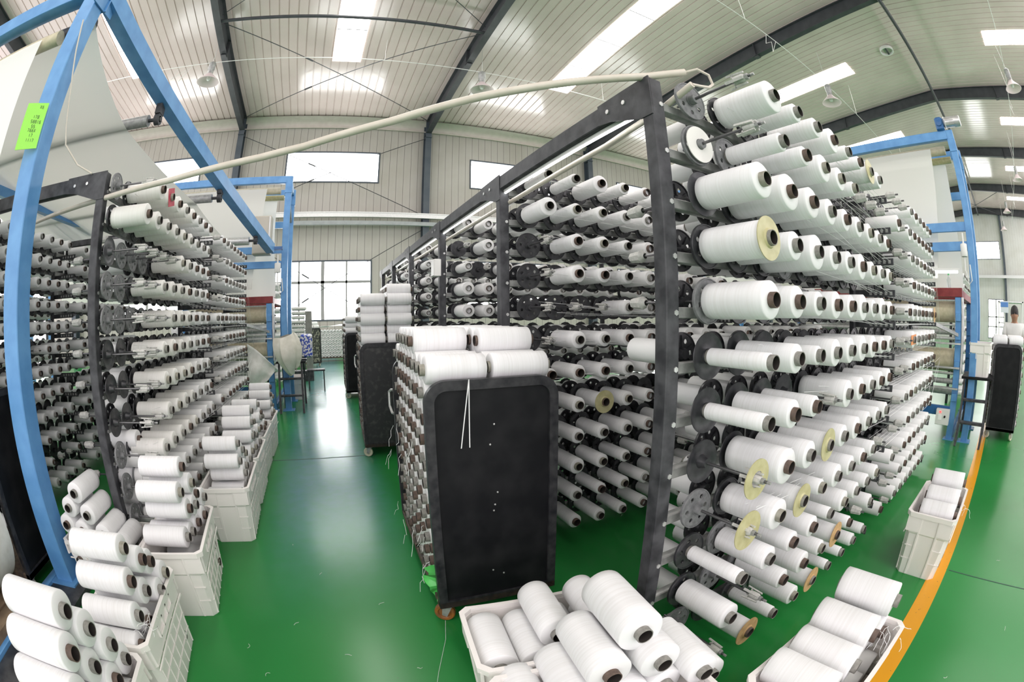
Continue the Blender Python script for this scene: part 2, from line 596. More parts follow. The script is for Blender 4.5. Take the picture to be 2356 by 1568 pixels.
MULL = mat('mullion_paint', (0.30, 0.30, 0.30), 0.5)
wn = 1
for k, (a, b) in enumerate(WINS_UP):
    if k > 4:
        continue
    window(wn, lambda a_, z_, d_: (a_, WY + d_, z_), a, b, UZ0, UZ1, 1, [])
    wn += 1
for k, (a, b) in enumerate(LOWS):
    window(wn, lambda a_, z_, d_: (a_, WY + d_, z_), a, b, LZ0, LZ1, 4, [2.95])
    wn += 1
for a, b, z0, z1 in EW[:3]:
    window(wn, lambda a_, z_, d_: (XE + d_, a_, z_), a, b, z0, z1, 1 if z0 > 5 else 2, [] if z0 > 5 else [2.0, 1.2])
    wn += 1

# roof lights: rows of bright translucent sheets, mid bay, on both slopes
rl = 1
for b in BAYS[0:7]:
    for (ya, yb) in ((4.4, 13.35), (-2.2, -8.8)):
        mb, jm = MB(), MB()
        step = (yb - ya) / 5
        for k in range(5):
            p, q = ya + step * k, ya + step * (k + 1)
            mb.add([(b - 0.47, p, zroof(p) - 0.012), (b + 0.49, p, zroof(p) - 0.012), (b + 0.49, q, zroof(q) - 0.012), (b - 0.47, q, zroof(q) - 0.012)], [(0, 1, 2, 3)])
            if k:
                jm.beam((b - 0.47, p, zroof(p) - 0.02), (b + 0.49, p, zroof(p) - 0.02), 0.03, 0.012)
        o = struct('roof_light_%d' % rl, mb, [ROOFLT], smooth=False)
        ob('joint_strip', jm, [RAFT], o, smooth=False)
        rl += 1

# portal frames
for k, x in enumerate(FRAMES):
    mb = MB()
    for (ya, yb) in ((YR, WY - 0.1), (YR, YF)):
        za, zb = zroof(ya) - 0.04, zroof(yb) - 0.04
        d0, d1 = 0.46, 0.62
        mb.add([(x - 0.008, ya, za - d0), (x + 0.008, ya, za - d0), (x + 0.008, ya, za), (x - 0.008, ya, za),
                (x - 0.008, yb, zb - d1), (x + 0.008, yb, zb - d1), (x + 0.008, yb, zb), (x - 0.008, yb, zb)],
               [(0, 1, 2, 3), (7, 6, 5, 4), (0, 4, 5, 1), (1, 5, 6, 2), (2, 6, 7, 3), (3, 7, 4, 0)])
        mb.beam((x, ya, za - d0), (x, yb, zb - d1), 0.22, 0.02)
        mb.beam((x, ya, za), (x, yb, zb), 0.22, 0.02)
        for f_ in (0.33, 0.66):
            y = ya + (yb - ya) * f_
            z = zroof(y) - 0.04
            dd = d0 + (d1 - d0) * f_
            mb.box((x - 0.11, y - 0.012, z - dd), (x + 0.11, y + 0.012, z))
            mb.box((x - 0.09, y - 0.09, z - dd - 0.05), (x + 0.09, y + 0.09, z - dd - 0.02))
    struct('rafter_%d' % (k + 1), mb, [RAFT], smooth=False)
    c = MB()
    zt = zroof(WY) - 0.1
    c.box((x - 0.01, WY - 0.42, 0), (x + 0.01, WY - 0.08, zt))
    c.box((x - 0.13, WY - 0.44, 0), (x + 0.13, WY - 0.42, zt))
    c.box((x - 0.13, WY - 0.08, 0), (x + 0.13, WY - 0.06, zt))
    c.box((x - 0.13, WY - 0.5, zt - 0.75), (x + 0.13, WY - 0.1, zt - 0.72))
    struct('column_%d' % (k + 1), c, [COLM], smooth=False)
for k, y in enumerate((9.5, 1.3 - 2.4, -8.0)):
    c = MB()
    c.box((XE - 0.3, y - 0.12, 0), (XE - 0.02, y + 0.12, zroof(y) - 0.4))
    struct('column_%d' % (k + 20), c, [COLM], smooth=False)

# eave flashing, girts, ridge pipe, tie bar, bracing rods
mb = MB()
for k in range(9):
    a = PI * k / 8
for k in range(8):
    a0, a1 = PI / 2 * k / 8, PI / 2 * (k + 1) / 8
    p0 = (WY - 0.02 - 0.36 * math.sin(a0) * 0 - 0.34 * (1 - math.cos(a0)), zroof(WY) - 0.42 + 0.40 * math.sin(a0))
    p1 = (WY - 0.02 - 0.34 * (1 - math.cos(a1)), zroof(WY) - 0.42 + 0.40 * math.sin(a1))
    mb.add([(-14, *p0), (XE, *p0), (XE, *p1), (-14, *p1)], [(0, 1, 2, 3)])
mb.box((-14, WY - 0.1, zroof(WY) - 0.47), (XE, WY - 0.02, zroof(WY) - 0.42))
struct('trim_1', mb, [mottled('eave_flashing', (0.52, 0.475, 0.43), (0.57, 0.525, 0.475), 4, 0.4)])
mb = MB().box((-14, WY - 0.62, 5.42), (XE, WY - 0.45, 5.60))
mb.box((-14, WY - 0.64, 5.58), (XE, WY - 0.42, 5.62))
struct('trim_2', mb, [ZINC], smooth=False)
struct('trim_3', MB().box((-14, WY - 0.6, 5.12), (XE, WY - 0.45, 5.27)), [mottled('girt_paint', (0.3, 0.32, 0.33), (0.36, 0.38, 0.39), 4, 0.45)], smooth=False)
mb = MB().box((XE - 0.5, YF, 5.15), (XE - 0.3, WY - 0.7, 5.4))
struct('trim_4', mb, [ZINC], smooth=False)
struct('trim_5', MB().tube((-12, YR, ZR - 0.62), (XE - 0.3, YR, ZR - 0.62), 0.07, 12), [RAFT])
mb = MB()
for x in (-4.08,):
    mb.tube((x, 10.4, zroof(10.4) - 0.5), (x + 8.01, 10.4, zroof(10.4) - 0.5), 0.055, 12)
for k in range(len(FRAMES) - 1):
    for y in (10.4, -7.8):
        if k != 1 or y < 0:
            pass
struct('trim_6', mb, [RAFT])
mb = MB()
ya_, yb_ = 16.6, 10.6
for p, q in (((-3.95, ya_), (3.8, yb_)), ((-3.95, yb_), (3.8, ya_)), ((-3.95, 10.2), (3.8, 4.2)), ((-3.95, 4.2), (3.8, 10.2))):
    P, Q = Vector((p[0], p[1], zroof(p[1]) - 0.42)), Vector((q[0], q[1], zroof(q[1]) - 0.42))
    mb.tube(P, Q, 0.014, 6)
    mm = P.lerp(Q, 0.35)
    dd = (Q - P).normalized()
    mb.tube(mm - dd * 0.16, mm + dd * 0.16, 0.03, 8)
for x0, z0, x1, z1 in ((-3.95, 0.4, 3.8, 5.0), (-3.95, 5.0, 3.8, 0.4), (-3.95, 5.6, 3.8, 9.0), (-3.95, 9.0, 3.8, 5.6)):
    P, Q = Vector((x0, WY - 0.35, z0)), Vector((x1, WY - 0.35, z1))
    mb.tube(P, Q, 0.014, 6)
    mm = P.lerp(Q, 0.4)
    dd = (Q - P).normalized()
    mb.tube(mm - dd * 0.16, mm + dd * 0.16, 0.03, 8)
for s in (-1, 1):
    mb.tube((35.4, YR - 2.4 * s, ZR - 0.7), (42.8, YR + 2.4 * s, ZR - 0.7), 0.02, 6)
struct('trim_7', mb, [RAFT])

# ceiling lamps on drop cords, strung on two lines of conduit
LAMP_BASE = None


def lamp_mesh():
    sh = MB().lathe([(0.0, 0.07), (-0.03, 0.09), (-0.10, 0.16), (-0.17, 0.235), (-0.20, 0.26), (-0.205, 0.255), (-0.165, 0.225), (-0.10, 0.15), (-0.03, 0.075), (-0.02, 0.0)], 28)
    so = MB().lathe([(0.30, 0.0), (0.30, 0.055), (0.27, 0.085), (0.12, 0.085), (0.10, 0.07), (0.0, 0.07), (-0.01, 0.0)], 18)
    co = MB().tube((0.30, 0, 0), (1.6, 0, 0), 0.006, 6)
    bu = MB().lathe([(-0.01, 0.03), (-0.06, 0.05), (-0.13, 0.05), (-0.16, 0.03), (-0.17, 0.0)], 14)
    return sh.mesh('shade', [two_sided('lamp_shade_plastic', (0.80, 0.70, 0.71), 0.2)]), so.mesh('socket', [STEEL_GR]), co.mesh('cord', [WHITE_P]), bu.mesh('bulb', [WHITE_P])


LM = lamp_mesh()
LAMPS = [(-4.35, 11.9, 'pale dome ceiling lamp beside the rafter above the fabric beam'), (4.35, 11.9, 'pale dome ceiling lamp under the rafter beside the middle roof light'),
         (13.9, 5.05, 'pale dome ceiling lamp hanging before the skylight above the yarn rack'), (15.4, -2.55, 'pale dome ceiling lamp nearest the upper corner skylight'),
         (26.2, -2.55, 'pale dome ceiling lamp by the second skylight from the camera past the ridge'), (34.0, -1.7, 'pale dome ceiling lamp hanging above the far arched rafter'),
         (40.6, -1.4, 'farthest dome ceiling lamp before the end wall')]
for x, y, lb in LAMPS:
    r = thing('ceiling_lamp', lb, 'lamp', (x, y, 8.95), 0, 'dome lamps hung from the roof')
    r.scale = (1.45, 1.45, 1.45)
    zt = (zroof(y) - 8.95) / 1.45
    for nm, me in zip(('shade', 'socket', 'cord', 'bulb'), LM):
        o = ob(nm, me, None, r)
        o.rotation_euler = (0, -PI / 2, 0)
        if nm == 'cord':
            o.scale = (zt / 1.6, 1, 1)
for k, (y, x0, x1, lb) in enumerate([(12.0, -11.0, 13.0, 'thin white conduit line strung below the roof near the back wall'), (5.1, -10.0, 40.0, 'thin white conduit line strung below the roof over the yarn racks'), (-2.5, -5, 43.0, 'thin white conduit line strung beyond the ridge with the far lamps')]):
    z = 9.45
    mb = MB().tube((x0, y, z), (x1, y, z), 0.012, 6)
    for i, b in enumerate([b for b in BAYS if x0 < b < x1]):
        mb.tube((b + 1.2, y, z), (b + 1.2, y, zroof(y)), 0.006, 5)
        if i % 2 == 0:
            mb.path([(b + 2.2, y, z), (b + 2.0, y, z - 0.45), (b + 2.5, y + 0.05, z - 0.1), (b + 2.3, y, z - 0.6), (b + 2.7, y, z)], 0.008, 5)
    tag(ob('conduit_line', mb, [WHITE_P]), lb, 'cable')
tv = thing('roof_vent', 'small round vent opening in the roof between two dark rafters', 'vent', (15.4, 2.4, zroof(2.4) - 0.01))
ob('collar', MB().lathe([(0.0, 0.30), (-0.12, 0.30), (-0.12, 0.27), (0.0, 0.27)], 24), [WHITE_P], tv).rotation_euler = (0, -PI / 2, 0)
o = ob('backing', MB().lathe([(-0.02, 0.27), (-0.025, 0.0)], 24), [mat('vent_pink', (0.6, 0.5, 0.5), 0.6)], tv)
o.rotation_euler = (0, -PI / 2, 0)
ob('bar', MB().box((-0.26, -0.035, -0.10), (0.26, 0.035, -0.06)), [RAFT], tv)

# ================================================================ YARN BOBBINS
BL = 0.275      # wound length, the tube is 0.30 long


def package_mesh(r, mtl, seg=36):
    c = 0.004
    return MB().lathe([(0.012, 0.0255), (0.012, r - c - 0.001), (0.012 + c, r), (0.05, r * 1.012), (0.2, r * 1.0), (BL - c, r * 0.99), (BL, r * 0.99 - c), (BL, 0.0255)], seg).mesh('yarn_package', [mtl], ang=50)


def core_mesh(mtl):
    mb = MB().lathe([(0.0, 0.0225), (0.0, 0.0258), (0.297, 0.0258), (0.299, 0.0245), (0.298, 0.0225)], 24, 0)
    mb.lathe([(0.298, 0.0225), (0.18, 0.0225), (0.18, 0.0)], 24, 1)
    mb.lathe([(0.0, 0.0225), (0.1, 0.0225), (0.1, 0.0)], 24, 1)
    return mb.mesh('core_tube', [mtl, CORE_IN], ang=50)


RAD = [0.031, 0.037, 0.042, 0.047, 0.052, 0.057, 0.0625, 0.068, 0.073]
PK = {}
CORES = [core_mesh(CORE_G), core_mesh(CORE_B), core_mesh(mottled('olive_card_tube', (0.22, 0.21, 0.17), (0.32, 0.31, 0.26), 50, 0.6))]
ENDD = {}


def pkg(r, cream=0):
    i = min(range(len(RAD)), key=lambda k: abs(RAD[k] - r))
    if (i, cream) not in PK:
        PK[i, cream] = package_mesh(RAD[i], YARN2 if cream else YARN)
    return PK[i, cream], RAD[i]


def end_disc(kind):
    if kind not in ENDD:
        if kind == 'orange':
            ENDD[kind] = MB().box((BL + 0.001, -0.035, -0.10), (BL + 0.004, 0.035, 0.10)).mesh('end_disc', [CARD_OR], False)
        elif kind == 'red':
            mb = MB()
            n = 4
            R_ = 0.085
            vs = []
            for x in (BL + 0.001, BL + 0.004):
                vs += [(x, R_ * math.cos(PI / 2 * k), R_ * math.sin(PI / 2 * k)) for k in range(4)]
            mb.add(vs, [(3, 2, 1, 0), (4, 5, 6, 7), (0, 1, 5, 4), (1, 2, 6, 5), (2, 3, 7, 6), (3, 0, 4, 7)])
            ENDD[kind] = mb.mesh('end_disc', [CARD_RED], False)
        else:
            mtl = {'tan': CARD_TAN, 'orange': CARD_OR}.get(kind, CARD_YEL)
            ENDD[kind] = MB().lathe([(BL + 0.001, 0.026), (BL + 0.001, 0.072), (BL + 0.0045, 0.072), (BL + 0.0045, 0.034), (BL + 0.010, 0.030), (BL + 0.010, 0.026)], 36).mesh('end_disc', [mtl])
    return ENDD[kind]


NB = [0]


def xform(p, d, roll=0.0):
    d = Vector(d).normalized()
    a = Vector((0, 0, 1)) if abs(d.z) < 0.95 else Vector((0, 1, 0))
    y = a.cross(d).normalized()
    z = d.cross(y).normalized()
    m_ = Matrix((d, y, z)).transposed().to_4x4()
    return Matrix.Translation(p) @ m_ @ Matrix.Rotation(roll, 4, 'X')


def bobbin(p, d, r, label, group, core=None, disc=None, cream=0):
    """one bobbin: p = end that sits on the spindle disc, d = way its open end points"""
    me, r = pkg(r, cream)
    root = bpy.data.objects.new('yarn_bobbin', None)
    C.objects.link(root)
    root.empty_display_size = 0.05
    root.matrix_world = xform(p, d, random.random() * 6)
    tag(root, label, 'bobbin', group)
    ob('yarn_package', me, None, root)
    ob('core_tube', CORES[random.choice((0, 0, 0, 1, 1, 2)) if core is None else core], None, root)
    if disc:
        ob('end_disc', end_disc(disc), None, root)
    NB[0] += 1
    return root


# the many small far bobbins are gathered into one mesh
LOW = MB().lathe([(0.012, 0.0), (0.012, 0.96), (0.02, 1.0), (BL - 0.004, 0.99), (BL, 0.93), (BL, 0.0)], 16, 0)
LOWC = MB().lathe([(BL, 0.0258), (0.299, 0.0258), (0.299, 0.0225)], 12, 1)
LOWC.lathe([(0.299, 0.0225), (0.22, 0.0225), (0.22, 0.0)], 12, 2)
LOWB = MB().lathe([(0.0, 0.0), (0.0, 0.0258), (0.012, 0.0258)], 10, 1)
STUFF_V, STUFF_F, STUFF_M = [], [], []
SO = [0]


def stuff_bobbin(p, d, r, brown=None):
    T = xform(p, d, random.random() * 6)
    A = np.array(T)
    br = (random.random() < 0.45) if brown is None else brown
    for src, sc in ((LOW, r), (LOWC, 1), (LOWB, 1)):
        v = np.array(src.v)
        v[:, 1:] *= sc
        v = v @ A[:3, :3].T + A[:3, 3]
        STUFF_V.append(v)
        o = SO[0]
        STUFF_F.extend([tuple(i + o for i in f) for f in src.f])
        STUFF_M.extend([(3 if (mm_ == 1 and br) else mm_) for mm_ in src.m])
        SO[0] += len(v)


# ================================================================ CREELS
def disc_holed(mtl, seg=36, R_=0.082):
    """spindle disc: rim, six round holes, ribbed back, hub"""
    mb = MB()
    xf, xb = 0.0, -0.005
    for x, flip in ((xf, False), (xb, True)):
        rings = [0.020, 0.0355, 0.0375, 0.0655, 0.0775 * R_ / 0.0775]
        inner = [(x, 0.020 * math.cos(a), 0.020 * math.sin(a)) for a in [2 * PI * k / seg for k in range(seg)]]
        mid0 = [(x, 0.0385 * math.cos(a), 0.0385 * math.sin(a)) for a in [2 * PI * k / seg for k in range(seg)]]
        mid1 = [(x, 0.064 * math.cos(a), 0.064 * math.sin(a)) for a in [2 * PI * k / seg for k in range(seg)]]
        outer = [(x, R_ * math.cos(a), R_ * math.sin(a)) for a in [2 * PI * k / seg for k in range(seg)]]
        o = 0
        vs = inner + mid0 + mid1 + outer
        fs = []
        for k in range(seg):
            k2 = (k + 1) % seg
            fs.append((k, k2, seg + k2, seg + k))
            fs.append((2 * seg + k, 2 * seg + k2, 3 * seg + k2, 3 * seg + k))
        per = seg // 6
        for h in range(6):
            ks = [(h * per + i) % seg for i in range(per + 1)]
            ac = 2 * PI * (h * per + per / 2) / seg
            cx, cy_ = 0.0515 * math.cos(ac), 0.0515 * math.sin(ac)
            n0 = len(vs)
            hp = []
            m_ = 12
            for i in range(m_):
                a = ac + PI + 2 * PI * i / m_ + 0
                hp.append(n0 + i)
                vs.append((x, cx + 0.0098 * math.cos(a), cy_ + 0.0098 * math.sin(a)))
            # ring of outline points: inner arc (increasing angle) then outer arc (decreasing)
            outl = [seg + k for k in ks] + [2 * seg + k for k in reversed(ks)]
            cen = Vector((cx, cy_))

            def ang(i):
                return math.atan2(vs[i][2] - cy_, vs[i][1] - cx)
            pts = sorted(outl, key=ang)
            hs = sorted(hp, key=ang)
            i = j_ = 0
            nA, nB = len(pts), len(hs)
            while i < nA or j_ < nB:
                a_n = ang(pts[i % nA]) + (2 * PI if i >= nA else 0)
                a1 = ang(pts[(i + 1) % nA]) + (2 * PI if i + 1 >= nA else 0)
                b1 = ang(hs[(j_ + 1) % nB]) + (2 * PI if j_ + 1 >= nB else 0)
                if j_ >= nB or (i < nA and a1 <= b1):
                    fs.append((pts[i % nA], pts[(i + 1) % nA], hs[j_ % nB]))
                    i += 1
                else:
                    fs.append((pts[i % nA], hs[(j_ + 1) % nB], hs[j_ % nB]))
                    j_ += 1
        if flip:
            fs = [tuple(reversed(f)) for f in fs]
        mb.add(vs, fs)
        # hole walls between the two faces
    for h in range(6):
        ac = 2 * PI * (h * (seg // 6) + (seg // 6) / 2) / seg
        cx, cy_ = 0.0515 * math.cos(ac), 0.0515 * math.sin(ac)
        vs = []
        for x in (xf, xb):
            vs += [(x, cx + 0.0098 * math.cos(2 * PI * i / 12), cy_ + 0.0098 * math.sin(2 * PI * i / 12)) for i in range(12)]
        mb.add(vs, [(i, (i + 1) % 12, 12 + (i + 1) % 12, 12 + i) for i in range(12)])
        a = 2 * PI * h / 6
        d = Vector((0, math.cos(a), math.sin(a)))
        mb.beam(Vector((xb - 0.004, 0, 0)) + d * 0.02, Vector((xb - 0.003, 0, 0)) + d * 0.07, 0.003, 0.009, 0, (1, 0, 0))
    mb.lathe([(xf, R_), (xf + 0.003, R_ - 0.001), (xf + 0.003, R_ - 0.005), (xf, R_ - 0.006)], seg)
    mb.lathe([(xb - 0.004, R_ - 0.004), (xb - 0.004, R_), (xf, R_)], seg)
    mb.lathe([(0.0, 0.0245), (0.004, 0.0245), (0.004, 0.021), (0.010, 0.021), (0.03, 0.019), (0.03, 0.008), (0.03, 0.0)], 20)
    mb.lathe([(xb, 0.0245), (-0.03, 0.020), (-0.03, 0.0)], 20)
    return mb.mesh('flange_disc', [mtl], ang=30)


def disc_dish(mtl):
    return MB().lathe([(-0.030, 0.0), (-0.030, 0.02), (-0.012, 0.024), (-0.011, 0.05), (-0.004, 0.081), (0.0, 0.085), (0.003, 0.084), (-0.002, 0.074), (-0.007, 0.046), (-0.004, 0.028), (0.012, 0.022), (0.03, 0.019), (0.03, 0.0)], 36).mesh('flange_disc', [mtl])


DISCS = [disc_holed(DISC_D), disc_holed(DISC_G), disc_dish(DISC_D), disc_dish(mottled('grey_dish', (0.06, 0.062, 0.068), (0.1, 0.102, 0.11), 30, 0.3))]
ROD_ME = MB().tube((-0.075, 0, 0), (0.31, 0, 0), 0.006, 10).mesh('rod', [ROD])


def clamp_mesh():
    mb = MB().lathe([(0.235, 0.007), (0.235, 0.017), (0.275, 0.017), (0.285, 0.012), (0.285, 0.007)], 14)
    for k in range(4):
        a = PI / 2 * k + 0.4
        d = Vector((0, math.cos(a), math.sin(a)))
        mb.beam(Vector((0.23, 0, 0)) + d * 0.012, Vector((0.23, 0, 0)) + d * 0.027, 0.011, 0.006, 0, (1, 0, 0))
        mb.beam(Vector((0.205, 0, 0)) + d * 0.026, Vector((0.285, 0, 0)) + d * 0.021, 0.011, 0.006, 0, d)
    mb.tube((0.285, 0, 0), (0.298, 0, 0), 0.012, 6, 1)
    mb.tube((0.298, 0, 0), (0.325, 0, 0), 0.0055, 8, 1)
    return mb.mesh('clamp', [CLAMP, STEEL_GR])


CLAMP_ME = clamp_mesh()
RING_ME = {'yel': MB().lathe([(0.262, 0.012), (0.262, 0.075), (0.266, 0.075), (0.266, 0.012)], 36).mesh('loose_disc', [CARD_YEL]),
           'ring': MB().lathe([(0.262, 0.03), (0.262, 0.072), (0.266, 0.072), (0.266, 0.03), (0.262, 0.03)], 36).mesh('loose_disc', [CARD_YEL]),
           'white': MB().lathe([(0.012, 0.022), (0.012, 0.073), (0.016, 0.073), (0.016, 0.022), (0.012, 0.022)], 36).mesh('loose_disc', [YARN2])}

ROWS = [2.33 - 0.195 * k for k in range(12)]
COL1 = [1.225 + 0.19 * k for k in range(9)]
COL2 = [3.13 + 0.19 * k for k in range(9)]


class Stuff:
    """collects repeated meshes into one object"""
    def __init__(s):
        s.v, s.f, s.m, s.o = [], [], [], 0

    def put(s, me_v, me_f, T, m):
        A = np.array(T)
        v = me_v @ A[:3, :3].T + A[:3, 3]
        s.v.append(v)
        s.f.extend([tuple(i + s.o for i in f) for f in me_f])
        s.m.extend([m] * len(me_f))
        s.o += len(v)

    def obj(s, name, mats, parent, smooth=True):
        me = bpy.data.meshes.new(name)
        me.from_pydata(np.concatenate(s.v).tolist(), [], s.f)
        for q in mats:
            me.materials.append(q)
        me.polygons.foreach_set('material_index', s.m)
        if smooth:
            me.polygons.foreach_set('use_smooth', [True] * len(s.f))
            me.set_sharp_from_angle(angle=math.radians(38))
        o = bpy.data.objects.new(name, me)
        C.objects.link(o)
        o.parent = parent
        return o


def raw(me):
    return np.array([v.co[:] for v in me.vertices]), [tuple(p.vertices) for p in me.polygons]


def low_disc():
    mb = MB().lathe([(-0.030, 0.0), (-0.030, 0.02), (-0.006, 0.024), (-0.006, 0.078), (0.0, 0.078), (0.0, 0.024), (0.03, 0.02), (0.03, 0.0)], 14)
    return np.array(mb.v), mb.f


LOWD = low_disc()
LROD = (lambda mb: (np.array(mb.v), mb.f))(MB().tube((-0.07, 0, 0), (0.31, 0, 0), 0.006, 6))
LCLP = (lambda mb: (np.array(mb.v), mb.f))(MB().lathe([(0.20, 0.012), (0.22, 0.028), (0.285, 0.022), (0.285, 0.0)], 8))
HOLED_RAW = raw(DISCS[0])


def creel(name, label, loc, rz, upost, panels, spec):
    """rack of upright panels; local x runs along the rails, y across the panels"""
    root = thing('yarn_creel', label, 'yarn rack', loc, rz)
    MW = Matrix.Translation(loc) @ Matrix.Rotation(rz, 4, 'Z')
    root['rows'] = 12
    del root['rows']
    # posts, beam, rails
    for pi, vr in enumerate(panels):
        near = pi < 4
        v0 = vr - 0.0315
        for ui, u in enumerate((upost, 2.86, 4.83) if pi < 3 else (upost,)):
            wd = 0.063 if ui == 0 else 0.04
            mb = MB().bbox((u, v0, 0.0), (u + wd, v0 + wd, 2.40), 0.004 if near else 0.003)
            mb.box((u - 0.03, v0 - 0.03, 0), (u + wd + 0.03, v0 + wd + 0.03, 0.008))
            if ui == 0:
                if pi < 4:
                    for z in ROWS:
                        zb = z - 0.042
                        mb.lathe([(0.0, 0.0105), (0.004, 0.0105), (0.0045, 0.0)], 6, 1, Matrix.Translation((u + 0.045, v0, zb)) @ Matrix.Rotation(-PI / 2, 4, 'Z') @ Matrix.Rotation(PI / 6, 4, 'X'))
                # gusset plate and cap at the head
                mb.prism([(0.0, 2.405), (0.34, 2.40), (0.34, 2.305), (0.26, 2.295), (0.07, 2.235), (0.0, 2.235)], (u - 0.004, v0 + 0.0, 0), (0, 1, 0), (0, 0, 1), (1, 0, 0), 0.006, 0)
                for y in (0.16, 0.27):
                    mb.lathe([(0.0, 0.011), (0.005, 0.011), (0.0055, 0.0)], 6, 1, Matrix.Translation((u - 0.004, v0 + y, 2.345)) @ Matrix.Rotation(PI, 4, 'Z'))
            ob('post', mb, [STEEL_DK, ZINC], root)
        if pi < 4:
            for k, z in enumerate(ROWS):
                zb = z - 0.042
                mb = MB().bbox((upost + 0.06, vr - 0.02, zb - 0.02), (4.87, vr + 0.02, zb + 0.02), 0.003)
                ob('rail', mb, [STEEL_GR], root)
            if pi < 2:
                gm = MB()
                for k, z in enumerate(ROWS):
                    zz = z - 0.09
                    for u in (2.90, 4.84):
                        y0 = vr - 0.34
                        gm.bbox((u, y0, zz - 0.02), (u + 0.012, vr - 0.02, zz + 0.022), 0.002)
                        for q in range(5):
                            gm.box((u - 0.002, y0 + 0.02 + q * 0.04, zz - 0.01), (u + 0.014, y0 + 0.04 + q * 0.04, zz + 0.012), 1)
                o = ob('thread_guide', gm, [STEEL_DK, STEEL_GR], root)
                o['kind'] = 'stuff'
    ob('top_beam', MB().bbox((upost, panels[0] + 0.15, 2.305), (upost + 0.06, panels[-1] + 0.3, 2.395), 0.004), [STEEL_DK], root)
    ob('top_beam', MB().bbox((2.86, panels[0] + 0.04, 2.33), (2.90, panels[2], 2.39), 0.004), [STEEL_DK], root)
    ob('top_beam', MB().bbox((4.83, panels[0] + 0.04, 2.33), (4.87, panels[2], 2.39), 0.004), [STEEL_DK], root)
    # spindles and bobbins
    st = Stuff()
    nsp = 0
    for pi, vr in enumerate(panels):
        for ri, z in enumerate(ROWS):
            for ci, u in enumerate(COL1 + COL2):
                for side in (-1, 1):
                    if pi >= 2 and side == 1 and ci > 3:
                        continue
                    if pi >= 3 and ci > 5:
                        continue
                    s = spec(pi, ri, ci, side)
                    if s is None:
                        continue
                    r, disc, how = s       # how: 'one' own object, 'many' gathered, 'bare', 'skip'
                    p = Vector((u, vr + side * 0.073, z))
                    d = Vector((0, side, 0))
                    T = xform(p, d, (ri * 7 + ci * 3) % 10 * 0.1)
                    big = side == -1 and ((pi == 0 and ci < 5) or (pi == 1 and ci < 4)) and nsp < 97
                    dk = DISCS[2] if ri in (5, 6, 7) and pi == 0 and ci < 6 and side == -1 else DISCS[1] if (pi == 0 and (how == 'bare' or (ri * 5 + ci * 3) % 4 == 0)) else DISCS[0]
                    if pi == 0 and ri in (2,) and ci == 0:
                        dk = DISCS[3]
                    if big:
                        sp = bpy.data.objects.new('spindle', dk)
                        C.objects.link(sp)
                        sp.parent = root
                        sp.matrix_local = T
                        nsp += 1
                        if how == 'bare':
                            ob('rod', ROD_ME, None, sp)
                            ob('clamp', CLAMP_ME, None, sp)
                            if disc:
                                ob('loose_disc', RING_ME[disc], None, sp)
                    else:
                        if pi == 0 or (pi == 1 and ci < 5):
                            st.put(HOLED_RAW[0], HOLED_RAW[1], T, 0)
                        else:
                            st.put(LOWD[0], LOWD[1], T, 0)
                        if how == 'bare':
                            st.put(LROD[0], LROD[1], T, 1)
                            st.put(LCLP[0], LCLP[1], T, 2)
                    pw = MW @ p
                    dw = (MW.to_3x3() @ d)
                    if how == 'one':
                        bobbin(pw, dw, r, spec.label(pi, ri, ci, disc), spec.group(pi), None, disc, spec.cream)
                    elif how == 'many':
                        stuff_bobbin(pw, dw, r)
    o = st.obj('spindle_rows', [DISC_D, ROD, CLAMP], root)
    o['kind'] = 'stuff'
    return root


# ---- near rack beside the yellow line: wound thickness seen on each spindle of its front face, in mm (0 = empty spindle)
R1 = [
    [0, 140, 85, 95, 125, 75, 75, 120.1, 100],
    [0.3, 70, 85, 125, 110, 75, 0, 0, 0],
    [125, 140, 125, 115, 105, 100, 100, 95, 95],
    [125.1, 100, 140, 105, 105, 120, 95, 90, 90],
    [130, 115, 90, 115, 100, 125, 95, 120, 100],
    [62, 105, 75, 115, 110, 125, 110, 95, 95],
    [52, 105, 80, 0, 125, 110, 95, 105, 100],
    [0.2, 140, 115, 100.1, 105, 115, 100, 90, 95],
    [0.1, 125, 105.1, 70, 110, 105, 90, 95, 0],
    [56, 108, 95, 100, 65, 110, 95, 85, 90],
    [112, 0, 95, 115, 85, 100.2, 75, 0, 90],
    [0, 100.2, 56, 100, 100.2, 62, 60, 80, 75],
]
R2N = [
    [62, 75, 110, 85, 80], [110, 85, 95, 90, 95], [0, 95, 90, 80, 95], [0, 105, 95, 90, 100], [0, 0, 0, 95, 90], [0, 100, 95, 105, 100],
    [75, 95, 90, 95, 100], [85, 95, 100.1, 95, 90], [95, 90, 95, 100, 95], [95, 100, 95, 85, 90], [80, 95, 85, 95, 90], [85, 95, 90, 80, 95]]


def dec(vv):
    n = int(vv)
    f = round((vv - n) * 10)
    return n, {0: None, 1: 'yel', 2: 'tan', 3: 'white', 4: 'red'}[f]


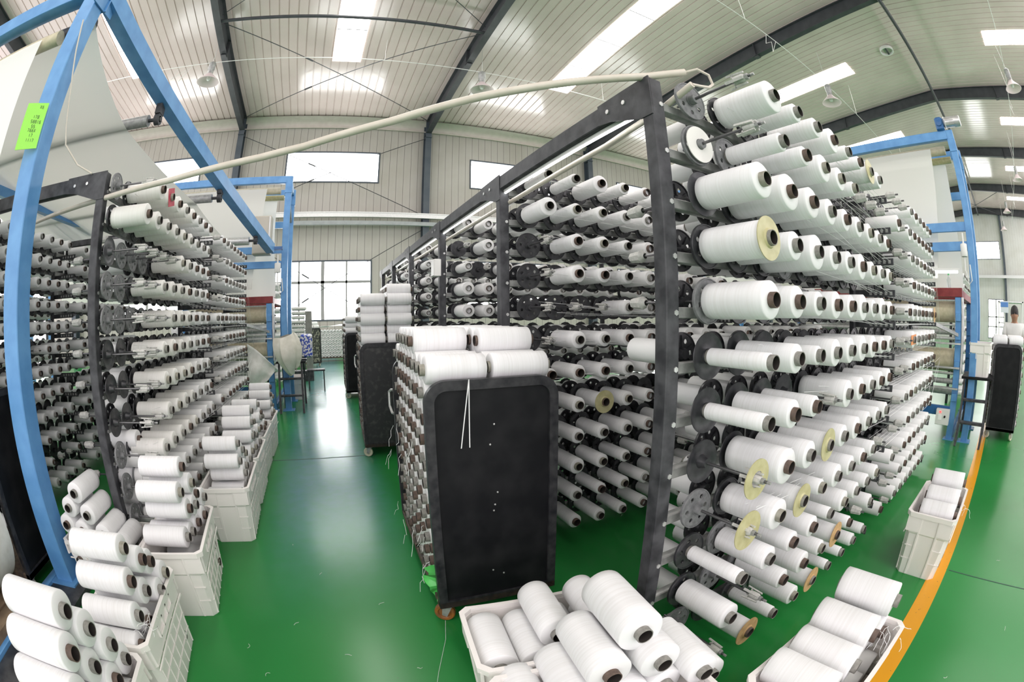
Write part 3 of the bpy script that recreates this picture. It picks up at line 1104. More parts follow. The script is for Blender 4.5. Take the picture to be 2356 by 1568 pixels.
class SpecR:
    cream = 0

    def __call__(s, pi, ri, ci, side):
        rnd = random.Random(pi * 9973 + ri * 131 + ci * 17 + (side > 0) * 7919)
        rr_ = rnd.choice((0.042, 0.047, 0.05, 0.055, 0.058))
        if side == 1 and pi == 0 and ci == 0:
            return (rr_, None, 'many') if ri == 5 else (rr_, None, 'bare') if ri in (2, 3, 4) else None
        if side == 1:
            return (rr_, None, 'many' if rnd.random() < 0.93 else 'bare')
        if pi == 0 and ci < 9:
            n, dsc = dec(R1[ri][ci])
            if n == 0:
                if ri == 7:
                    dsc = 'ring'
                return (0, dsc, 'bare')
            return (n / 2000, dsc, 'one')
        if pi == 0:
            j_ = ci - 9
            if (ri, ci) in ((5, 11), (4, 17)):
                return (0.06, 'orange' if ri == 5 else 'tan', 'one')
            if j_ < 2 and rnd.random() < 0.75:
                return (0, None, 'bare')
            if ri in (0,) and j_ < 3:
                return (0, None, 'bare')
            return (rnd.choice((0.045, 0.052, 0.057, 0.06)), None, 'one' if (j_ < 5 and j_ > 1 and (ri + j_) % 2 == 0 and ri < 8) else 'many')
        if pi == 1 and ci < 5:
            n, dsc = dec(R2N[ri][ci])
            if n == 0:
                return (0, None, 'bare')
            return (n / 2000, dsc, 'one' if ci < 4 else 'many')
        if pi == 2 and ci < 2:
            if rnd.random() < 0.45:
                return (0, None, 'bare')
        elif rnd.random() < 0.06:
            return (0, None, 'bare')
        return (rr_, None, 'many')

    def label(s, pi, ri, ci, disc):
        row = 'top' if ri == 0 else 'bottom' if ri == 11 else ORD[ri]
        what = {'yel': 'yellow-disc bobbin', 'tan': 'tan-disc bobbin', None: 'white bobbin', 'red': 'red-card bobbin', 'orange': 'orange-card bobbin', 'white': 'bobbin'}[disc]
        if pi == 0 and ci < 9:
            return '%s %s from the front post, %s row, rack face beside the yellow line' % (what, ORD[ci], row)
        if pi == 0:
            return '%s %s past the mid post, %s row, rack face beside the yellow line' % (what, ORD[ci - 9], row)
        return '%s %s from the second post, %s row, rack panel behind the nearest trolley' % (what, ORD[ci], row)

    def group(s, pi):
        return ['bobbins on the rack face by the yellow line', 'bobbins on the rack panel behind the trolley'][pi]


LBARE = [1, 0, 4, 2, 3, 2, 2, 2, 1, 1, 2, 2]


class SpecL:
    cream = 1

    def __call__(s, pi, ri, ci, side):
        rnd = random.Random(pi * 7717 + ri * 137 + ci * 29 + (side > 0) * 991 + 5)
        rr_ = rnd.choice((0.042, 0.047, 0.05, 0.053))
        if side == 1 and pi == 0 and ci < 3:
            return None if ci != 1 or ri in (0, 1, 10, 11) else (rr_, None, 'bare')
        if side == 1:
            return (rr_, None, 'many' if rnd.random() < 0.93 else 'bare')
        if pi == 0 and ci < 9:
            if ci < LBARE[ri]:
                return (0, None, 'bare')
            return (0.062 if (ri, ci) in ((0, 1), (0, 2), (1, 0)) else rnd.choice((0.047, 0.052, 0.055, 0.058)), 'red' if (ri, ci) == (0, 2) else None, 'one' if ci < 6 and ri < 9 else 'many')
        if pi == 0:
            if ci - 9 < 2 and rnd.random() < 0.7:
                return (0, None, 'bare')
            return (rnd.choice((0.045, 0.052, 0.057)), None, 'many')
        if rnd.random() < 0.05:
            return (0, None, 'bare')
        return (rr_, None, 'many')

    def label(s, pi, ri, ci, disc):
        row = 'top' if ri == 0 else ORD[ri]
        if disc:
            return 'white bobbin with a red square card, top row of the rack across the aisle'
        return '%s white bobbin from the post, %s row, rack behind the crate row' % (ORD[ci], row)

    def group(s, pi):
        return 'bobbins on the rack across the aisle'


PAN_R = [1.118, 2.56, 4.03, 5.55, 7.0, 8.3]
PAN_L = [1.118, 2.86, 4.55]
LOC_L, RZ_L = (-0.365, 1.21, 0), PI / 2
creelR = creel('yarn_creel', 'tall dark steel yarn rack full of white bobbins between the trolleys and yellow line', (0, 0, 0), 0, 1.05, PAN_R, SpecR())
creelL = creel('yarn_creel', 'tall dark steel yarn rack of white bobbins behind the row of white crates', LOC_L, RZ_L, 1.125, PAN_L, SpecL())
ML = Matrix.Translation(LOC_L) @ Matrix.Rotation(RZ_L, 4, 'Z')
MI = Matrix.Identity(4)

# threads running along each row to the looms
for MW, nm, lb in ((MI, 'yarn_threads', 'thin white threads running along the rack rows by the yellow line to the loom'), (ML, 'yarn_threads', 'thin white threads running along the rack rows across the aisle to their loom')):
    mb = MB()
    rnd = random.Random(3)
    for ri, z in enumerate(ROWS[:9]):
        for k in range(6):
            u0 = rnd.uniform(1.25, 2.3)
            v0 = rnd.uniform(0.80, 0.98)
            p0 = MW @ Vector((u0, v0, z + rnd.choice((-1, 1)) * rnd.uniform(0.03, 0.05)))
            p1 = MW @ Vector((2.905, 0.80 + 0.035 * k, z - 0.088))
            mb.tube(p0, p1, 0.0013, 3, caps=False)
            p2 = MW @ Vector((4.845, 0.80 + 0.035 * k, z - 0.088))
            mb.tube(p1, p2, 0.0013, 3, caps=False)
            p3 = MW @ Vector((6.45, 0.95 + 0.1 * k, 1.05 + (1.3 - z) * -0.12 + 0.02 * k))
            mb.tube(p2, p3, 0.0014, 3, caps=False)
            u0 = rnd.uniform(3.5, 4.6)
            mb.tube(MW @ Vector((u0, v0, z + 0.05)), MW @ Vector((4.845, 0.80 + 0.035 * k + 0.015, z - 0.08)), 0.0013, 3, caps=False)
    tag(ob(nm, mb, [THREAD], smooth=False), lb, 'thread', None, 'stuff')
mb = MB()
rnd = random.Random(4)
for ri, z in enumerate(ROWS[:7]):
    for k in range(5):
        z0 = z + rnd.uniform(-0.05, 0.05)
        mb.tube((rnd.uniform(1.2, 1.6), 2.25 + 0.03 * k, z0), (2.90, 2.24 + 0.05 * k, z - 0.085), 0.0013, 3, caps=False)
tag(ob('yarn_threads', mb, [THREAD], smooth=False), 'thin white threads along the rack panel behind the nearest trolley', 'thread', None, 'stuff')

# pipes over the racks
pp = [(1.215, 1.041, 2.462), (1.071, 1.112, 2.418), (0.8, 1.246, 2.368), (0.508, 1.39, 2.308), (0.211, 1.537, 2.236), (-0.124, 1.702, 2.186), (-0.319, 1.799, 2.18), (-0.826, 2.049, 2.196), (-1.4, 2.332, 2.24), (-2.2, 2.727, 2.31), (-3.2, 3.22, 2.38)]
tag(ob('conduit_pipe', MB().path(pp, 0.0165, 14), [PVC]), 'long cream plastic pipe spanning the aisle between the two rack posts', 'pipe')
tag(ob('conduit_pipe', MB().path([(1.165, 0.97, 2.355), (1.15, 1.15, 2.30), (1.13, 1.5, 2.25), (1.12, 2.4, 2.225), (1.12, 4.6, 2.22), (1.12, 8.3, 2.23)], 0.014, 12), [PVC]), 'cream plastic pipe slung along the rack tops under the dark beam', 'pipe')
mb = MB().path([(1.215, 1.041, 2.462), (1.25, 1.0, 2.475), (1.30, 0.985, 2.46), (1.315, 0.985, 2.42), (1.28, 0.98, 2.39), (1.22, 0.975, 2.37), (1.165, 0.97, 2.355)], 0.006, 8)
tag(ob('pipe_cable', mb, [PVC]), 'short cream cable looping between the two pipe ends above the front post', 'cable')
jb = thing('junction_box', 'small white junction box on the third rack post', 'box', (1.01, 3.97, 1.87))
ob('box_body', MB().bbox((-0.03, -0.05, 0), (0.035, 0.06, 0.16), 0.005), [WHITE_P], jb)
ob('box_lid', MB().bbox((-0.036, -0.045, 0.006), (-0.03, 0.055, 0.154), 0.002), [WHITE_P], jb)
tb = thing('tube_lamp', 'thin lit strip lamp fixed under the dark rack beam', 'lamp', (1.09, 1.2, 2.285))
ob('tube', MB().tube((0, 0, 0), (0, 5.6, 0), 0.007, 8), [TUBE_L], tb)
ob('holder', MB().box((-0.012, -0.02, 0.0), (0.012, 5.62, 0.018)), [WHITE_P], tb)


# ================================================================ TROLLEYS
def round_top(w_, h0, h1, r, inset=0.0):
    """outline of a panel with rounded upper corners, from bottom-left round to bottom-right"""
    w0, w1 = inset, w_ - inset
    z0, z1 = h0 + inset, h1 - inset
    rr_ = max(r - inset, 0.01)
    pts = [(w0, z0), (w0, z1 - rr_)]
    pts += [(w0 + rr_ - rr_ * math.cos(a), z1 - rr_ + rr_ * math.sin(a)) for a in [PI / 2 * k / 8 for k in range(1, 9)]]
    pts += [(w1 - rr_ + rr_ * math.sin(a), z1 - rr_ + rr_ * math.cos(a)) for a in [PI / 2 * k / 8 for k in range(0, 9)]]
    pts += [(w1, z0)]
    return pts


def trolley(label, loc, rz, wd=0.605, dp=1.2, zt=1.24, board=None, wheel=None, group='bobbin trolleys'):
    """hand trolley: two upright end boards, a base frame and four castors; local -y is the near end"""
    root = thing('hand_trolley', label, 'trolley', loc, rz, group)
    board = board or BOARD
    wheel = wheel or WHEEL_C
    for k, y in enumerate((0.0, dp - 0.035)):
        o_, i_ = round_top(wd, 0.118, zt, 0.095), round_top(wd, 0.118, zt, 0.095, 0.042)
        n = len(o_)
        mb = MB()
        vs = [(a, y, b) for a, b in o_] + [(a, y, b) for a, b in i_] + [(a, y + 0.035, b) for a, b in o_] + [(a, y + 0.035, b) for a, b in i_]
        fs = []
        for q in range(n):
            q2 = (q + 1) % n
            fs += [(q, q2, n + q2, n + q), (2 * n + q2, 2 * n + q, 3 * n + q, 3 * n + q2), (q2, q, 2 * n + q, 2 * n + q2), (n + q, n + q2, 3 * n + q2, 3 * n + q)]
        mb.add(vs, fs)
        fr = ob('end_frame', mb, [FRAME_K], root)
        pm = MB().prism(round_top(wd, 0.118, zt, 0.095, 0.035), (0, y + 0.012, 0), (1, 0, 0), (0, 0, 1), (0, 1, 0), 0.014)
        ob('end_board', pm, [board], fr)
        if k == 0 and wheel is WHEEL_O:
            for z in (1.04, 0.72, 0.66, 0.63, 0.30, 0.27, 0.95):
                ob('screw', MB().lathe([(0, 0.0045), (0.003, 0.004), (0.004, 0)], 8, 0, Matrix.Translation((wd * 0.5 + (z * 37 % 1 - 0.5) * 0.06, y + 0.012, z)) @ Matrix.Rotation(-PI / 2, 4, 'Z')), [ZINC], fr)
    mb = MB()
    for x in (0.0, wd - 0.04):
        mb.bbox((x, 0.0, 0.115), (x + 0.04, dp, 0.155), 0.003)
    for y in (0.0, dp / 2, dp - 0.04):
        mb.bbox((0.0, y, 0.115), (wd, y + 0.04, 0.155), 0.003)
    mb.box((0.03, 0.03, 0.142), (wd - 0.03, dp - 0.03, 0.150))
    ob('base_frame', mb, [RUST], root)
    hp = [(0.0, dp + 0.0, 1.02), (-0.01, dp + 0.02, 1.02), (-0.02, dp + 0.07, 1.0), (-0.02, dp + 0.07, 0.9), (-0.01, dp + 0.02, 0.86), (0.0, dp, 0.86)]
    ob('handle', MB().path(hp, 0.009, 8), [ZINC], root)
    for q, (x, y) in enumerate(((0.05, 0.05), (wd - 0.05, 0.05), (0.05, dp - 0.05), (wd - 0.05, dp - 0.05))):
        fk = MB().box((-0.03, -0.03, 0.108), (0.03, 0.03, 0.115))
        for s in (-1, 1):
            fk.prism([(-0.025, 0.11), (0.025, 0.11), (0.032, 0.045), (0.008, 0.035)], (s * 0.024 - 0.0015, 0, 0), (0, 1, 0), (0, 0, 1), (1, 0, 0), 0.003)
        f_ = ob('castor', fk, [STEEL_GR], root, (x, y, 0))
        f_.rotation_euler = (0, 0, (1.15, -0.5, 0.3, 0.9)[q])
        wm = MB().lathe([(-0.015, 0.0), (-0.015, 0.018), (-0.010, 0.03), (-0.016, 0.036), (-0.016, 0.048), (-0.010, 0.053), (0.010, 0.053), (0.016, 0.048), (0.016, 0.036), (0.010, 0.03), (0.015, 0.018), (0.015, 0.0)], 24, 0, Matrix.Translation((0, 0.02, 0.053)))
        ob('wheel', wm, [wheel], f_)
    return root


def tmat(loc, rz):
    return Matrix.Translation(loc) @ Matrix.Rotation(rz, 4, 'Z')


def pile(loc, rz, D=0.125, kmax=10, ys=9, wd=0.605, own=None, skip=None, y0=0.105):
    """two columns of stacked bobbins lying across the trolley, open ends outward"""
    MW = tmat(loc, rz)
    M33 = MW.to_3x3()
    for side in (0, 1):
        for k in range(kmax + 1):
            off = (k % 2) * 0.5 * D
            for j_ in range(ys - (k % 2)):
                if skip and skip(side, k, j_):
                    continue
                z = 0.15 + D * 0.5 + k * D * 0.866
                y = y0 + D * j_ + off
                x = wd / 2 + 0.0005 - 0.0 if side == 0 else wd / 2 + 0.0005
                jx = random.uniform(-0.006, 0.006)
                p = MW @ Vector((wd / 2 + (-0.003 if side == 0 else 0.003) + jx * 0.3, y, z))
                d = M33 @ Vector((-1 if side == 0 else 1, 0, 0))
                lb = own(side, k, j_) if own else None
                if lb:
                    bobbin(p, d, D / 2 - 0.0005, lb[0], lb[1])
                else:
                    stuff_bobbin(p, d, D / 2 - 0.0005)


# nearest trolley, in front of the tall rack
T1L, T1R = (0.378, 1.73, 0), math.radians(-2.4)
trolley('nearest black-boarded trolley heaped with white bobbins in front of the tall rack', T1L, T1R, wheel=WHEEL_O)


def own1(side, k, j_):
    s = 'aisle-side' if side == 0 else 'rack-side'
    if k == 11 or (k == 10 and j_ < (2 if side == 0 else 1)):
        if k == 11:
            return ('white bobbin %s from the end board, %s top row of the nearest trolley' % (ORD[j_], s), 'bobbins heaped on the nearest trolley')
        return ('white bobbin %s behind the end board, %s stack of the nearest trolley' % ('just' if j_ == 0 else 'second', s), 'bobbins heaped on the nearest trolley')
    return None


pile(T1L, T1R, 0.123, 11, 9, own=own1, skip=lambda s, k, j_: (k == 11 and (j_ < (2 if s == 0 else 1) or j_ > 6)) or (k == 10 and False))
gb = MB()
rnd = random.Random(5)
gb.grid(lambda u, v: (0.375 + 0.05 * math.sin(u * 9 + v * 3) * (0.3 + v) + u * 0.05, 1.78 + 0.13 * u + 0.02 * math.sin(v * 8), 0.13 + 0.14 * v + 0.02 * math.sin(u * 11)), 8, 8)
tag(ob('green_cloth', gb, [mat('green_film', (0.10, 0.55, 0.12), 0.3)]), 'scrap of green film caught at the foot of the nearest trolley', 'cloth')
th = MB()
for k in range(16):
    y = 1.8 + rnd.random() * 1.05
    z = rnd.uniform(0.2, 1.15)
    pts = [(0.372, y, z)]
    for q in range(4):
        pts.append((pts[-1][0] + rnd.uniform(-0.02, 0.004), pts[-1][1] + rnd.uniform(-0.03, 0.03), max(0.02, pts[-1][2] - rnd.uniform(0.0, 0.055))))
    th.path(pts, 0.0012, 4)
tag(ob('loose_threads', th, [THREAD], smooth=False), 'loose white thread ends hanging down the aisle side of the nearest trolley', 'thread', None, 'stuff')

tp = MB()
for xe in (0.515, 0.552):
    tp.add([(0.556, 1.72, 1.242), (0.560, 1.72, 1.242), (0.562, 1.695, 1.246), (0.558, 1.695, 1.246)], [(0, 1, 2, 3)])
    tp.add([(0.558, 1.695, 1.246), (0.562, 1.695, 1.246), (xe + 0.004, 1.69, 0.96), (xe, 1.69, 0.96)], [(0, 1, 2, 3)])
    tp.add([(0.558, 1.694, 1.246), (0.562, 1.694, 1.246), (xe + 0.004, 1.689, 0.96), (xe, 1.689, 0.96)], [(3, 2, 1, 0)])
tag(ob('loose_tape', tp, [THREAD], smooth=False), 'two white tape ends hanging over the top of the nearest trolley board', 'tape')

# second trolley along the aisle, stacked high
T2L, T2R = (0.34, 4.68, 0), math.radians(-2)
trolley('scuffed black trolley stacked high with bobbins, second along the aisle', T2L, T2R, board=mottled('scuffed_board', (0.012, 0.013, 0.015), (0.05, 0.05, 0.048), 22, 0.45, 0, detail=9, lo=0.5, hi=0.75))


def own2(side, k, j_):
    if j_ == 0 and k >= 10 and k % 2 == 0 or (j_ == 0 and k >= 10):
        s = 'aisle-side' if side == 0 else 'rack-side'
        return ('white bobbin %s up from the board, %s front column of the second trolley' % (ORD[k - 10], s), 'bobbins stacked on the second trolley')
    return None


pile(T2L, T2R, 0.123, 15, 9, own=own2, skip=lambda s, k, j_: k > 13 and (s == 0 and k > 14 or j_ > 6), y0=0.10)
T3L = (0.33, 8.4, 0)
trolley('black trolley of bobbins behind the second one down the aisle', T3L, 0)
pile(T3L, 0, 0.123, 12, 9)
T4L, T4R = (-0.62, 14.2, 0), math.radians(48)
trolley('peeling black trolley by the far rack at the end of the aisle', T4L, T4R, board=BOARD_W)
pile(T4L, T4R, 0.123, 11, 9)
T5L, T5R = (0.75, 16.2, 0), PI / 2
trolley('trolley under the back window showing a wall of bobbin ends', T5L, T5R, zt=1.1)
pile(T5L, T5R, 0.123, 8, 9)
cv = MB().grid(lambda u, v: (0.85 - u * 1.35, 16.1 + v * 0.6 - 0.03, 1.27 + 0.05 * math.sin(u * 7) * math.sin(v * 3) - (0.35 * (u - 0.8) * 5 * 0.5 if u > 0.8 else 0)), 16, 6)
tag(ob('dust_cover', cv, [BAGM]), 'white sheet thrown over the trolley under the back window', 'cloth')
# trolley beyond the yellow line at the right end
TRL, TRR = (6.75, 0.05, 0), -PI / 2
trolley('black trolley standing on the yellow line beside the black step platform', TRL, TRR, wd=0.53)


def ownR(side, k, j_):
    if k == 10 and j_ < 1:
        return ('white bobbin on top of the trolley standing on the yellow line, %s' % ('platform side' if side == 0 else 'person side'), 'bobbins on the trolley by the steps')
    return None


pile(TRL, TRR, 0.123, 10, 9, wd=0.53, own=ownR)
trolley('black trolley at the left edge behind the blue upright', (-2.2, 1.84, 0), PI / 2, zt=1.21)
tag(ob('green_cloth', MB().grid(lambda u, v: (-2.24 - 0.12 * u, 1.86 + 0.16 * v, 1.222 + 0.015 * math.sin(u * 9 + v * 7) + 0.012), 8, 8), [mat('green_film_scrap', (0.10, 0.55, 0.12), 0.3)]), 'scrap of green film lying on the black trolley behind the blue upright', 'cloth')


# ================================================================ CRATES
def crate_mesh():
    L, Wd, H = 0.62, 0.37, 0.42
    body = MB()
    tk = 0.005

    def ring(z, ins):
        x0, y0, x1, y1 = ins, ins, L - ins, Wd - ins
        c = 0.03
        return [(x0 + c, y0, z), (x1 - c, y0, z), (x1, y0 + c, z), (x1, y1 - c, z), (x1 - c, y1, z), (x0 + c, y1, z), (x0, y1 - c, z), (x0, y0 + c, z)]
    prof = [(0.0, 0.036), (0.012, 0.033), (0.28, 0.016), (0.29, 0.009), (0.40, 0.006), (0.40, 0.006 + tk), (0.29, 0.009 + tk), (0.28, 0.016 + tk), (0.014, 0.033 + tk)]
    vs, fs = [], []
    for z, i in prof:
        vs += ring(z, i)
    for r in range(len(prof) - 1):
        for k in range(8):
            fs.append((r * 8 + k, r * 8 + (k + 1) % 8, r * 8 + 8 + (k + 1) % 8, r * 8 + 8 + k))
    fs.append(tuple(range(7, -1, -1)))
    fs.append(tuple(range((len(prof) - 1) * 8, len(prof) * 8)))
    body.add(vs, fs)

    def wall_at(z):
        return 0.036 - 0.02 * z / 0.28 if z < 0.28 else 0.009
    # ribs on the long sides, panels on the short ones
    for s in (0, 1):
        for k in range(7):
            x = 0.06 + (L - 0.12) * k / 6
            y = (lambda i: i if s == 0 else Wd - i)
            a, b = y(wall_at(0.02)), y(wall_at(0.279))
            sg = -1 if s == 0 else 1
            body.beam((x, a + sg * 0.001, 0.01), (x, b + sg * 0.001, 0.285), 0.006, 0.010, 0, (0, sg, 0))
        for z in (0.10, 0.19):
            yy = y(wall_at(z)) + sg * 0.001
            body.beam((0.05, yy, z), (L - 0.05, yy, z), 0.006, 0.010, 0, (0, sg, 0))
        body.box((0.02, (0.0 if s == 0 else Wd - 0.006), 0.275), (L - 0.02, (0.006 if s == 0 else Wd), 0.285))
    for s in (0, 1):
        sg = -1 if s == 0 else 1
        xx = (lambda i: i if s == 0 else L - i)
        for yy in (0.115, 0.255):
            body.beam((xx(wall_at(0.01)), yy, 0.005), (xx(0.004), yy, 0.40), 0.012, 0.016, 0, (sg, 0, 0))
        for z in (0.11, 0.20):
            for ya, yb in ((0.04, 0.11), (0.26, 0.33)):
                body.beam((xx(wall_at(z)), ya, z), (xx(wall_at(z)), yb, z), 0.006, 0.008, 0, (sg, 0, 0))
        for ya, yb in ((0.012, 0.115), (0.255, 0.358)):
            x_ = xx(0.0)
            body.box((min(x_, x_ - sg * 0.012), ya, 0.30), (max(x_, x_ - sg * 0.012), yb, 0.40))
    rim = MB()
    o_, i_ = ring(0.42, -0.008), ring(0.42, 0.010)
    o2, i2 = ring(0.392, -0.006), ring(0.40, 0.010)
    vs = o2 + o_ + i_ + i2
    fs = []
    for r in range(3):
        for k in range(8):
            fs.append((r * 8 + k, r * 8 + (k + 1) % 8, r * 8 + 8 + (k + 1) % 8, r * 8 + 8 + k))
    rim.add(vs, fs)
    for s in (0, 1):
        yy = 0.002 if s == 0 else Wd - 0.002
        for k in range(4):
            x = 0.185 + 0.083 * k
            body.box((x - 0.006, yy - 0.006, 0.335), (x + 0.006, yy + 0.006, 0.39))
        for z in (0.335, 0.385):
            body.box((0.18, yy - 0.006, z - 0.005), (0.44, yy + 0.006, z + 0.005))
    return body.mesh('crate_body', [CRATE], ang=25), rim.mesh('rim', [CRATE], ang=25)


CM = crate_mesh()


def crate(label, cx, cy_, rz, z=0.0, group='milky white plastic crates'):
    """cx, cy = centre of the crate on the floor"""
    r = thing('plastic_crate', label, 'crate', (cx, cy_, z), rz, group)
    T = Matrix.Translation((-0.31, -0.185, 0.0))
    for nm, me in zip(('crate_body', 'rim'), CM):
        o = ob(nm, me, None, r)
        o.matrix_local = T
    return r


def relax(pts, D, lo=None):
    P = [list(p) for p in pts]
    for it in range(300):
        for i in range(len(P)):
            for j_ in range(i):
                dx, dy = P[i][0] - P[j_][0], P[i][1] - P[j_][1]
                d = math.hypot(dx, dy)
                if 1e-6 < d < D:
                    s = (D - d) / d * 0.5
                    P[i][0] += dx * s
                    P[i][1] += dy * s
                    P[j_][0] -= dx * s
                    P[j_][1] -= dy * s
    return P


# left row, from the near end: centre x, centre y, angle, core-end x, stack (y, z), thickness
LEFT = [
    (-1.055, 0.80, 92, -0.90, [(0.862, 0.765), (0.925, 0.662), (0.998, 0.548), (1.046, 0.457), (0.775, 0.686), (0.855, 0.563), (0.922, 0.464), (0.70, 0.60), (0.77, 0.50)], 0.124),
    (-1.075, 1.46, 93, -0.90, [(1.40, 0.715), (1.345, 0.60), (1.27, 0.49), (1.215, 0.385), (1.50, 0.615), (1.60, 0.55), (1.44, 0.50), (1.56, 0.43), (1.36, 0.40), (1.68, 0.45)], 0.120),
    (-1.0, 2.22, 96, -0.86, [(2.23, 0.774), (2.10, 0.68), (2.17, 0.565), (2.10, 0.44), (2.30, 0.66), (2.37, 0.56), (2.46, 0.48), (2.27, 0.545), (2.28, 0.43), (2.39, 0.44), (2.18, 0.43)], 0.118),
    (-0.845, 3.14, 92, -0.69, [(3.04, 0.68), (2.98, 0.57), (3.05, 0.46), (3.16, 0.60), (3.16, 0.48), (3.28, 0.54), (3.38, 0.46)], 0.112),
    (-0.86, 3.82, 91, -0.70, [(3.80, 0.755), (3.70, 0.68), (3.62, 0.58), (3.74, 0.57), (3.72, 0.46), (3.86, 0.65), (3.86, 0.53), (3.98, 0.55), (3.60, 0.46), (3.97, 0.44)], 0.112),
    (-0.885, 4.50, 90, -0.72, [(4.30, 0.72), (4.38, 0.62), (4.26, 0.60), (4.5, 0.56), (4.48, 0.45), (4.36, 0.48), (4.62, 0.46)], 0.112),
    (-0.885, 5.20, 90, -0.72, [(5.36, 0.73), (5.24, 0.66), (5.14, 0.56), (5.27, 0.55), (5.40, 0.61), (5.45, 0.49), (5.2, 0.44), (5.33, 0.45)], 0.112),
]
CN = ['frontmost crate in the left row, cut by the photo edge', 'second crate in the left row, loose threads over its rim', 'third crate in the left row, standing alone before the aisle', 'fourth crate in the left row, ribbed side to the aisle',
      'fifth crate in the left row', 'sixth crate in the left row', 'last crate of the left row, farthest down the aisle']
for q, (cx, cy_, ang, xe, stk, D) in enumerate(LEFT):
    crate('milky plastic ' + CN[q], cx, cy_, math.radians(ang), 0, 'crates of bobbins along the aisle')
    ps = relax(stk, D)
    order = sorted(range(len(ps)), key=lambda i: (-ps[i][1], ps[i][0]))
    for i, (y, z) in enumerate(ps):
        rk = order.index(i)
        nm = 'topmost' if rk == 0 else ORD[rk] + ' from the top'
        bobbin((xe - 0.298 + 0.02 * ((i * 37) % 5 - 2) * 0.3, y, z), (1, 0.0, 0), D / 2 - 0.0015, 'white bobbin %s in the %s crate of the left row' % (nm, ('frontmost', 'second', 'third', 'fourth', 'fifth', 'sixth', 'last')[q]), 'bobbins piled in the left row of crates')
    # lower layer resting in the crate, mostly hidden by its walls
    zb = min(p[1] for p in ps)
    for z in ([0.10, 0.22, 0.33] if zb > 0.42 else [0.10, 0.22]):
        if z < zb - D * 0.9 + 0.02:
            for k in range(4):
                stuff_bobbin((cx - 0.15, cy_ - 0.19 + k * 0.125, z), (1, 0, 0), 0.058)
# crate behind the blue upright, bobbins lying along y
crate('milky plastic crate between the blue upright and the black rack post', -1.58, 2.25, 0.0, 0, 'crates of bobbins along the aisle').scale = (1, 1, 0.8)
stA = relax([(-1.65, 0.64), (-1.74, 0.545), (-1.59, 0.515), (-1.50, 0.40), (-1.80, 0.44), (-1.68, 0.41), (-1.40, 0.345)], 0.128)
for i, (x, z) in enumerate(stA):
    bobbin((x, 2.36, z), (0.0, -1, 0), 0.0625, 'white bobbin %s of the heap between the blue upright and black post' % (('topmost', 'second from the top', 'third from the top', 'fourth from the top', 'outer lower', 'inner lower', 'lowest')[i]), 'bobbins heaped beside the blue upright')
for k in range(3):
    for z in (0.10, 0.22):
        stuff_bobbin((-1.78 + 0.13 * k, 2.34, z), (0, -1, 0), 0.06)
for z in (0.06, 0.19, 0.32, 0.45, 0.58, 0.70, 0.82):
    stuff_bobbin((-1.62, 2.62, z), (1, 0, 0), 0.062)

# the two crates at the front centre
A9 = math.radians(-8.5)
ex, ey = Vector((math.cos(A9), math.sin(A9), 0)), Vector((-math.sin(A9), math.cos(A9), 0))
crate('milky crate heaped with bobbins in front of the nearest trolley', 0.645, 1.105, A9, 0, 'crates of bobbins at the front')
crate('milky crate with the fattest bobbins, bottom centre of the picture', 0.60, 0.70, A9, 0, 'crates of bobbins at the front')
BACK = [(0.396, 1.013, 0.36, 0.068, 'in the near corner of the crate before the nearest trolley'), (0.524, 0.990, 0.36, 0.0625, 'second from the rim corner in the crate before the nearest trolley'),
        (0.655, 0.970, 0.365, 0.0625, 'low in the middle of the crate before the nearest trolley'), (0.79, 0.95, 0.36, 0.0625, 'low beside the rack post in the front crate'),
        (0.592, 0.993, 0.475, 0.0625, 'resting on two others in the crate before the nearest trolley'), (0.755, 0.945, 0.478, 0.0625, 'peeping up behind the biggest bobbin in the front crates')]
for x, y, z, r, lb in BACK:
    bobbin(Vector((x, y, z)) + ey * 0.275, -ey, r, 'white bobbin ' + lb, 'bobbins heaped in the front crates', 0)
FRNT = [(0.385, 0.70, 0.37, 0.0625, 'at the lower left of the bottom centre heap'), (0.512, 0.683, 0.425, 0.068, 'under the pale curved wall of the bottom centre heap'), (0.655, 0.66, 0.42, 0.0625, 'deep in the bottom centre heap under the biggest one'),
        (0.775, 0.64, 0.405, 0.0625, 'low at the right of the bottom centre heap'), (0.955, 0.60, 0.36, 0.0625, 'rightmost in the bottom centre heap, threads hanging off it'),
        (0.588, 0.685, 0.535, 0.068, 'with a brown tube end, below the biggest one at bottom centre'), (0.738, 0.645, 0.535, 0.068, 'with a grey tube end, right below the biggest at bottom centre'), (0.868, 0.575, 0.455, 0.0575, 'half out of the picture at the right of the bottom heap'),
        (0.695, 0.708, 0.640, 0.073, 'biggest and topmost of the bottom centre heap')]
for i, (x, y, z, r, lb) in enumerate(FRNT):
    bobbin(Vector((x, y, z)) + ey * 0.275, -ey, r, 'white bobbin ' + lb, 'bobbins heaped in the front crates', 1 if i == 5 else 0)
for c0 in ((0.645, 1.105), (0.60, 0.70)):
    for k in range(4):
        for z in (0.09, 0.215):
            stuff_bobbin(Vector((c0[0], c0[1], z)) + ex * (-0.2 + 0.128 * k) + ey * 0.14, -ey, 0.06)

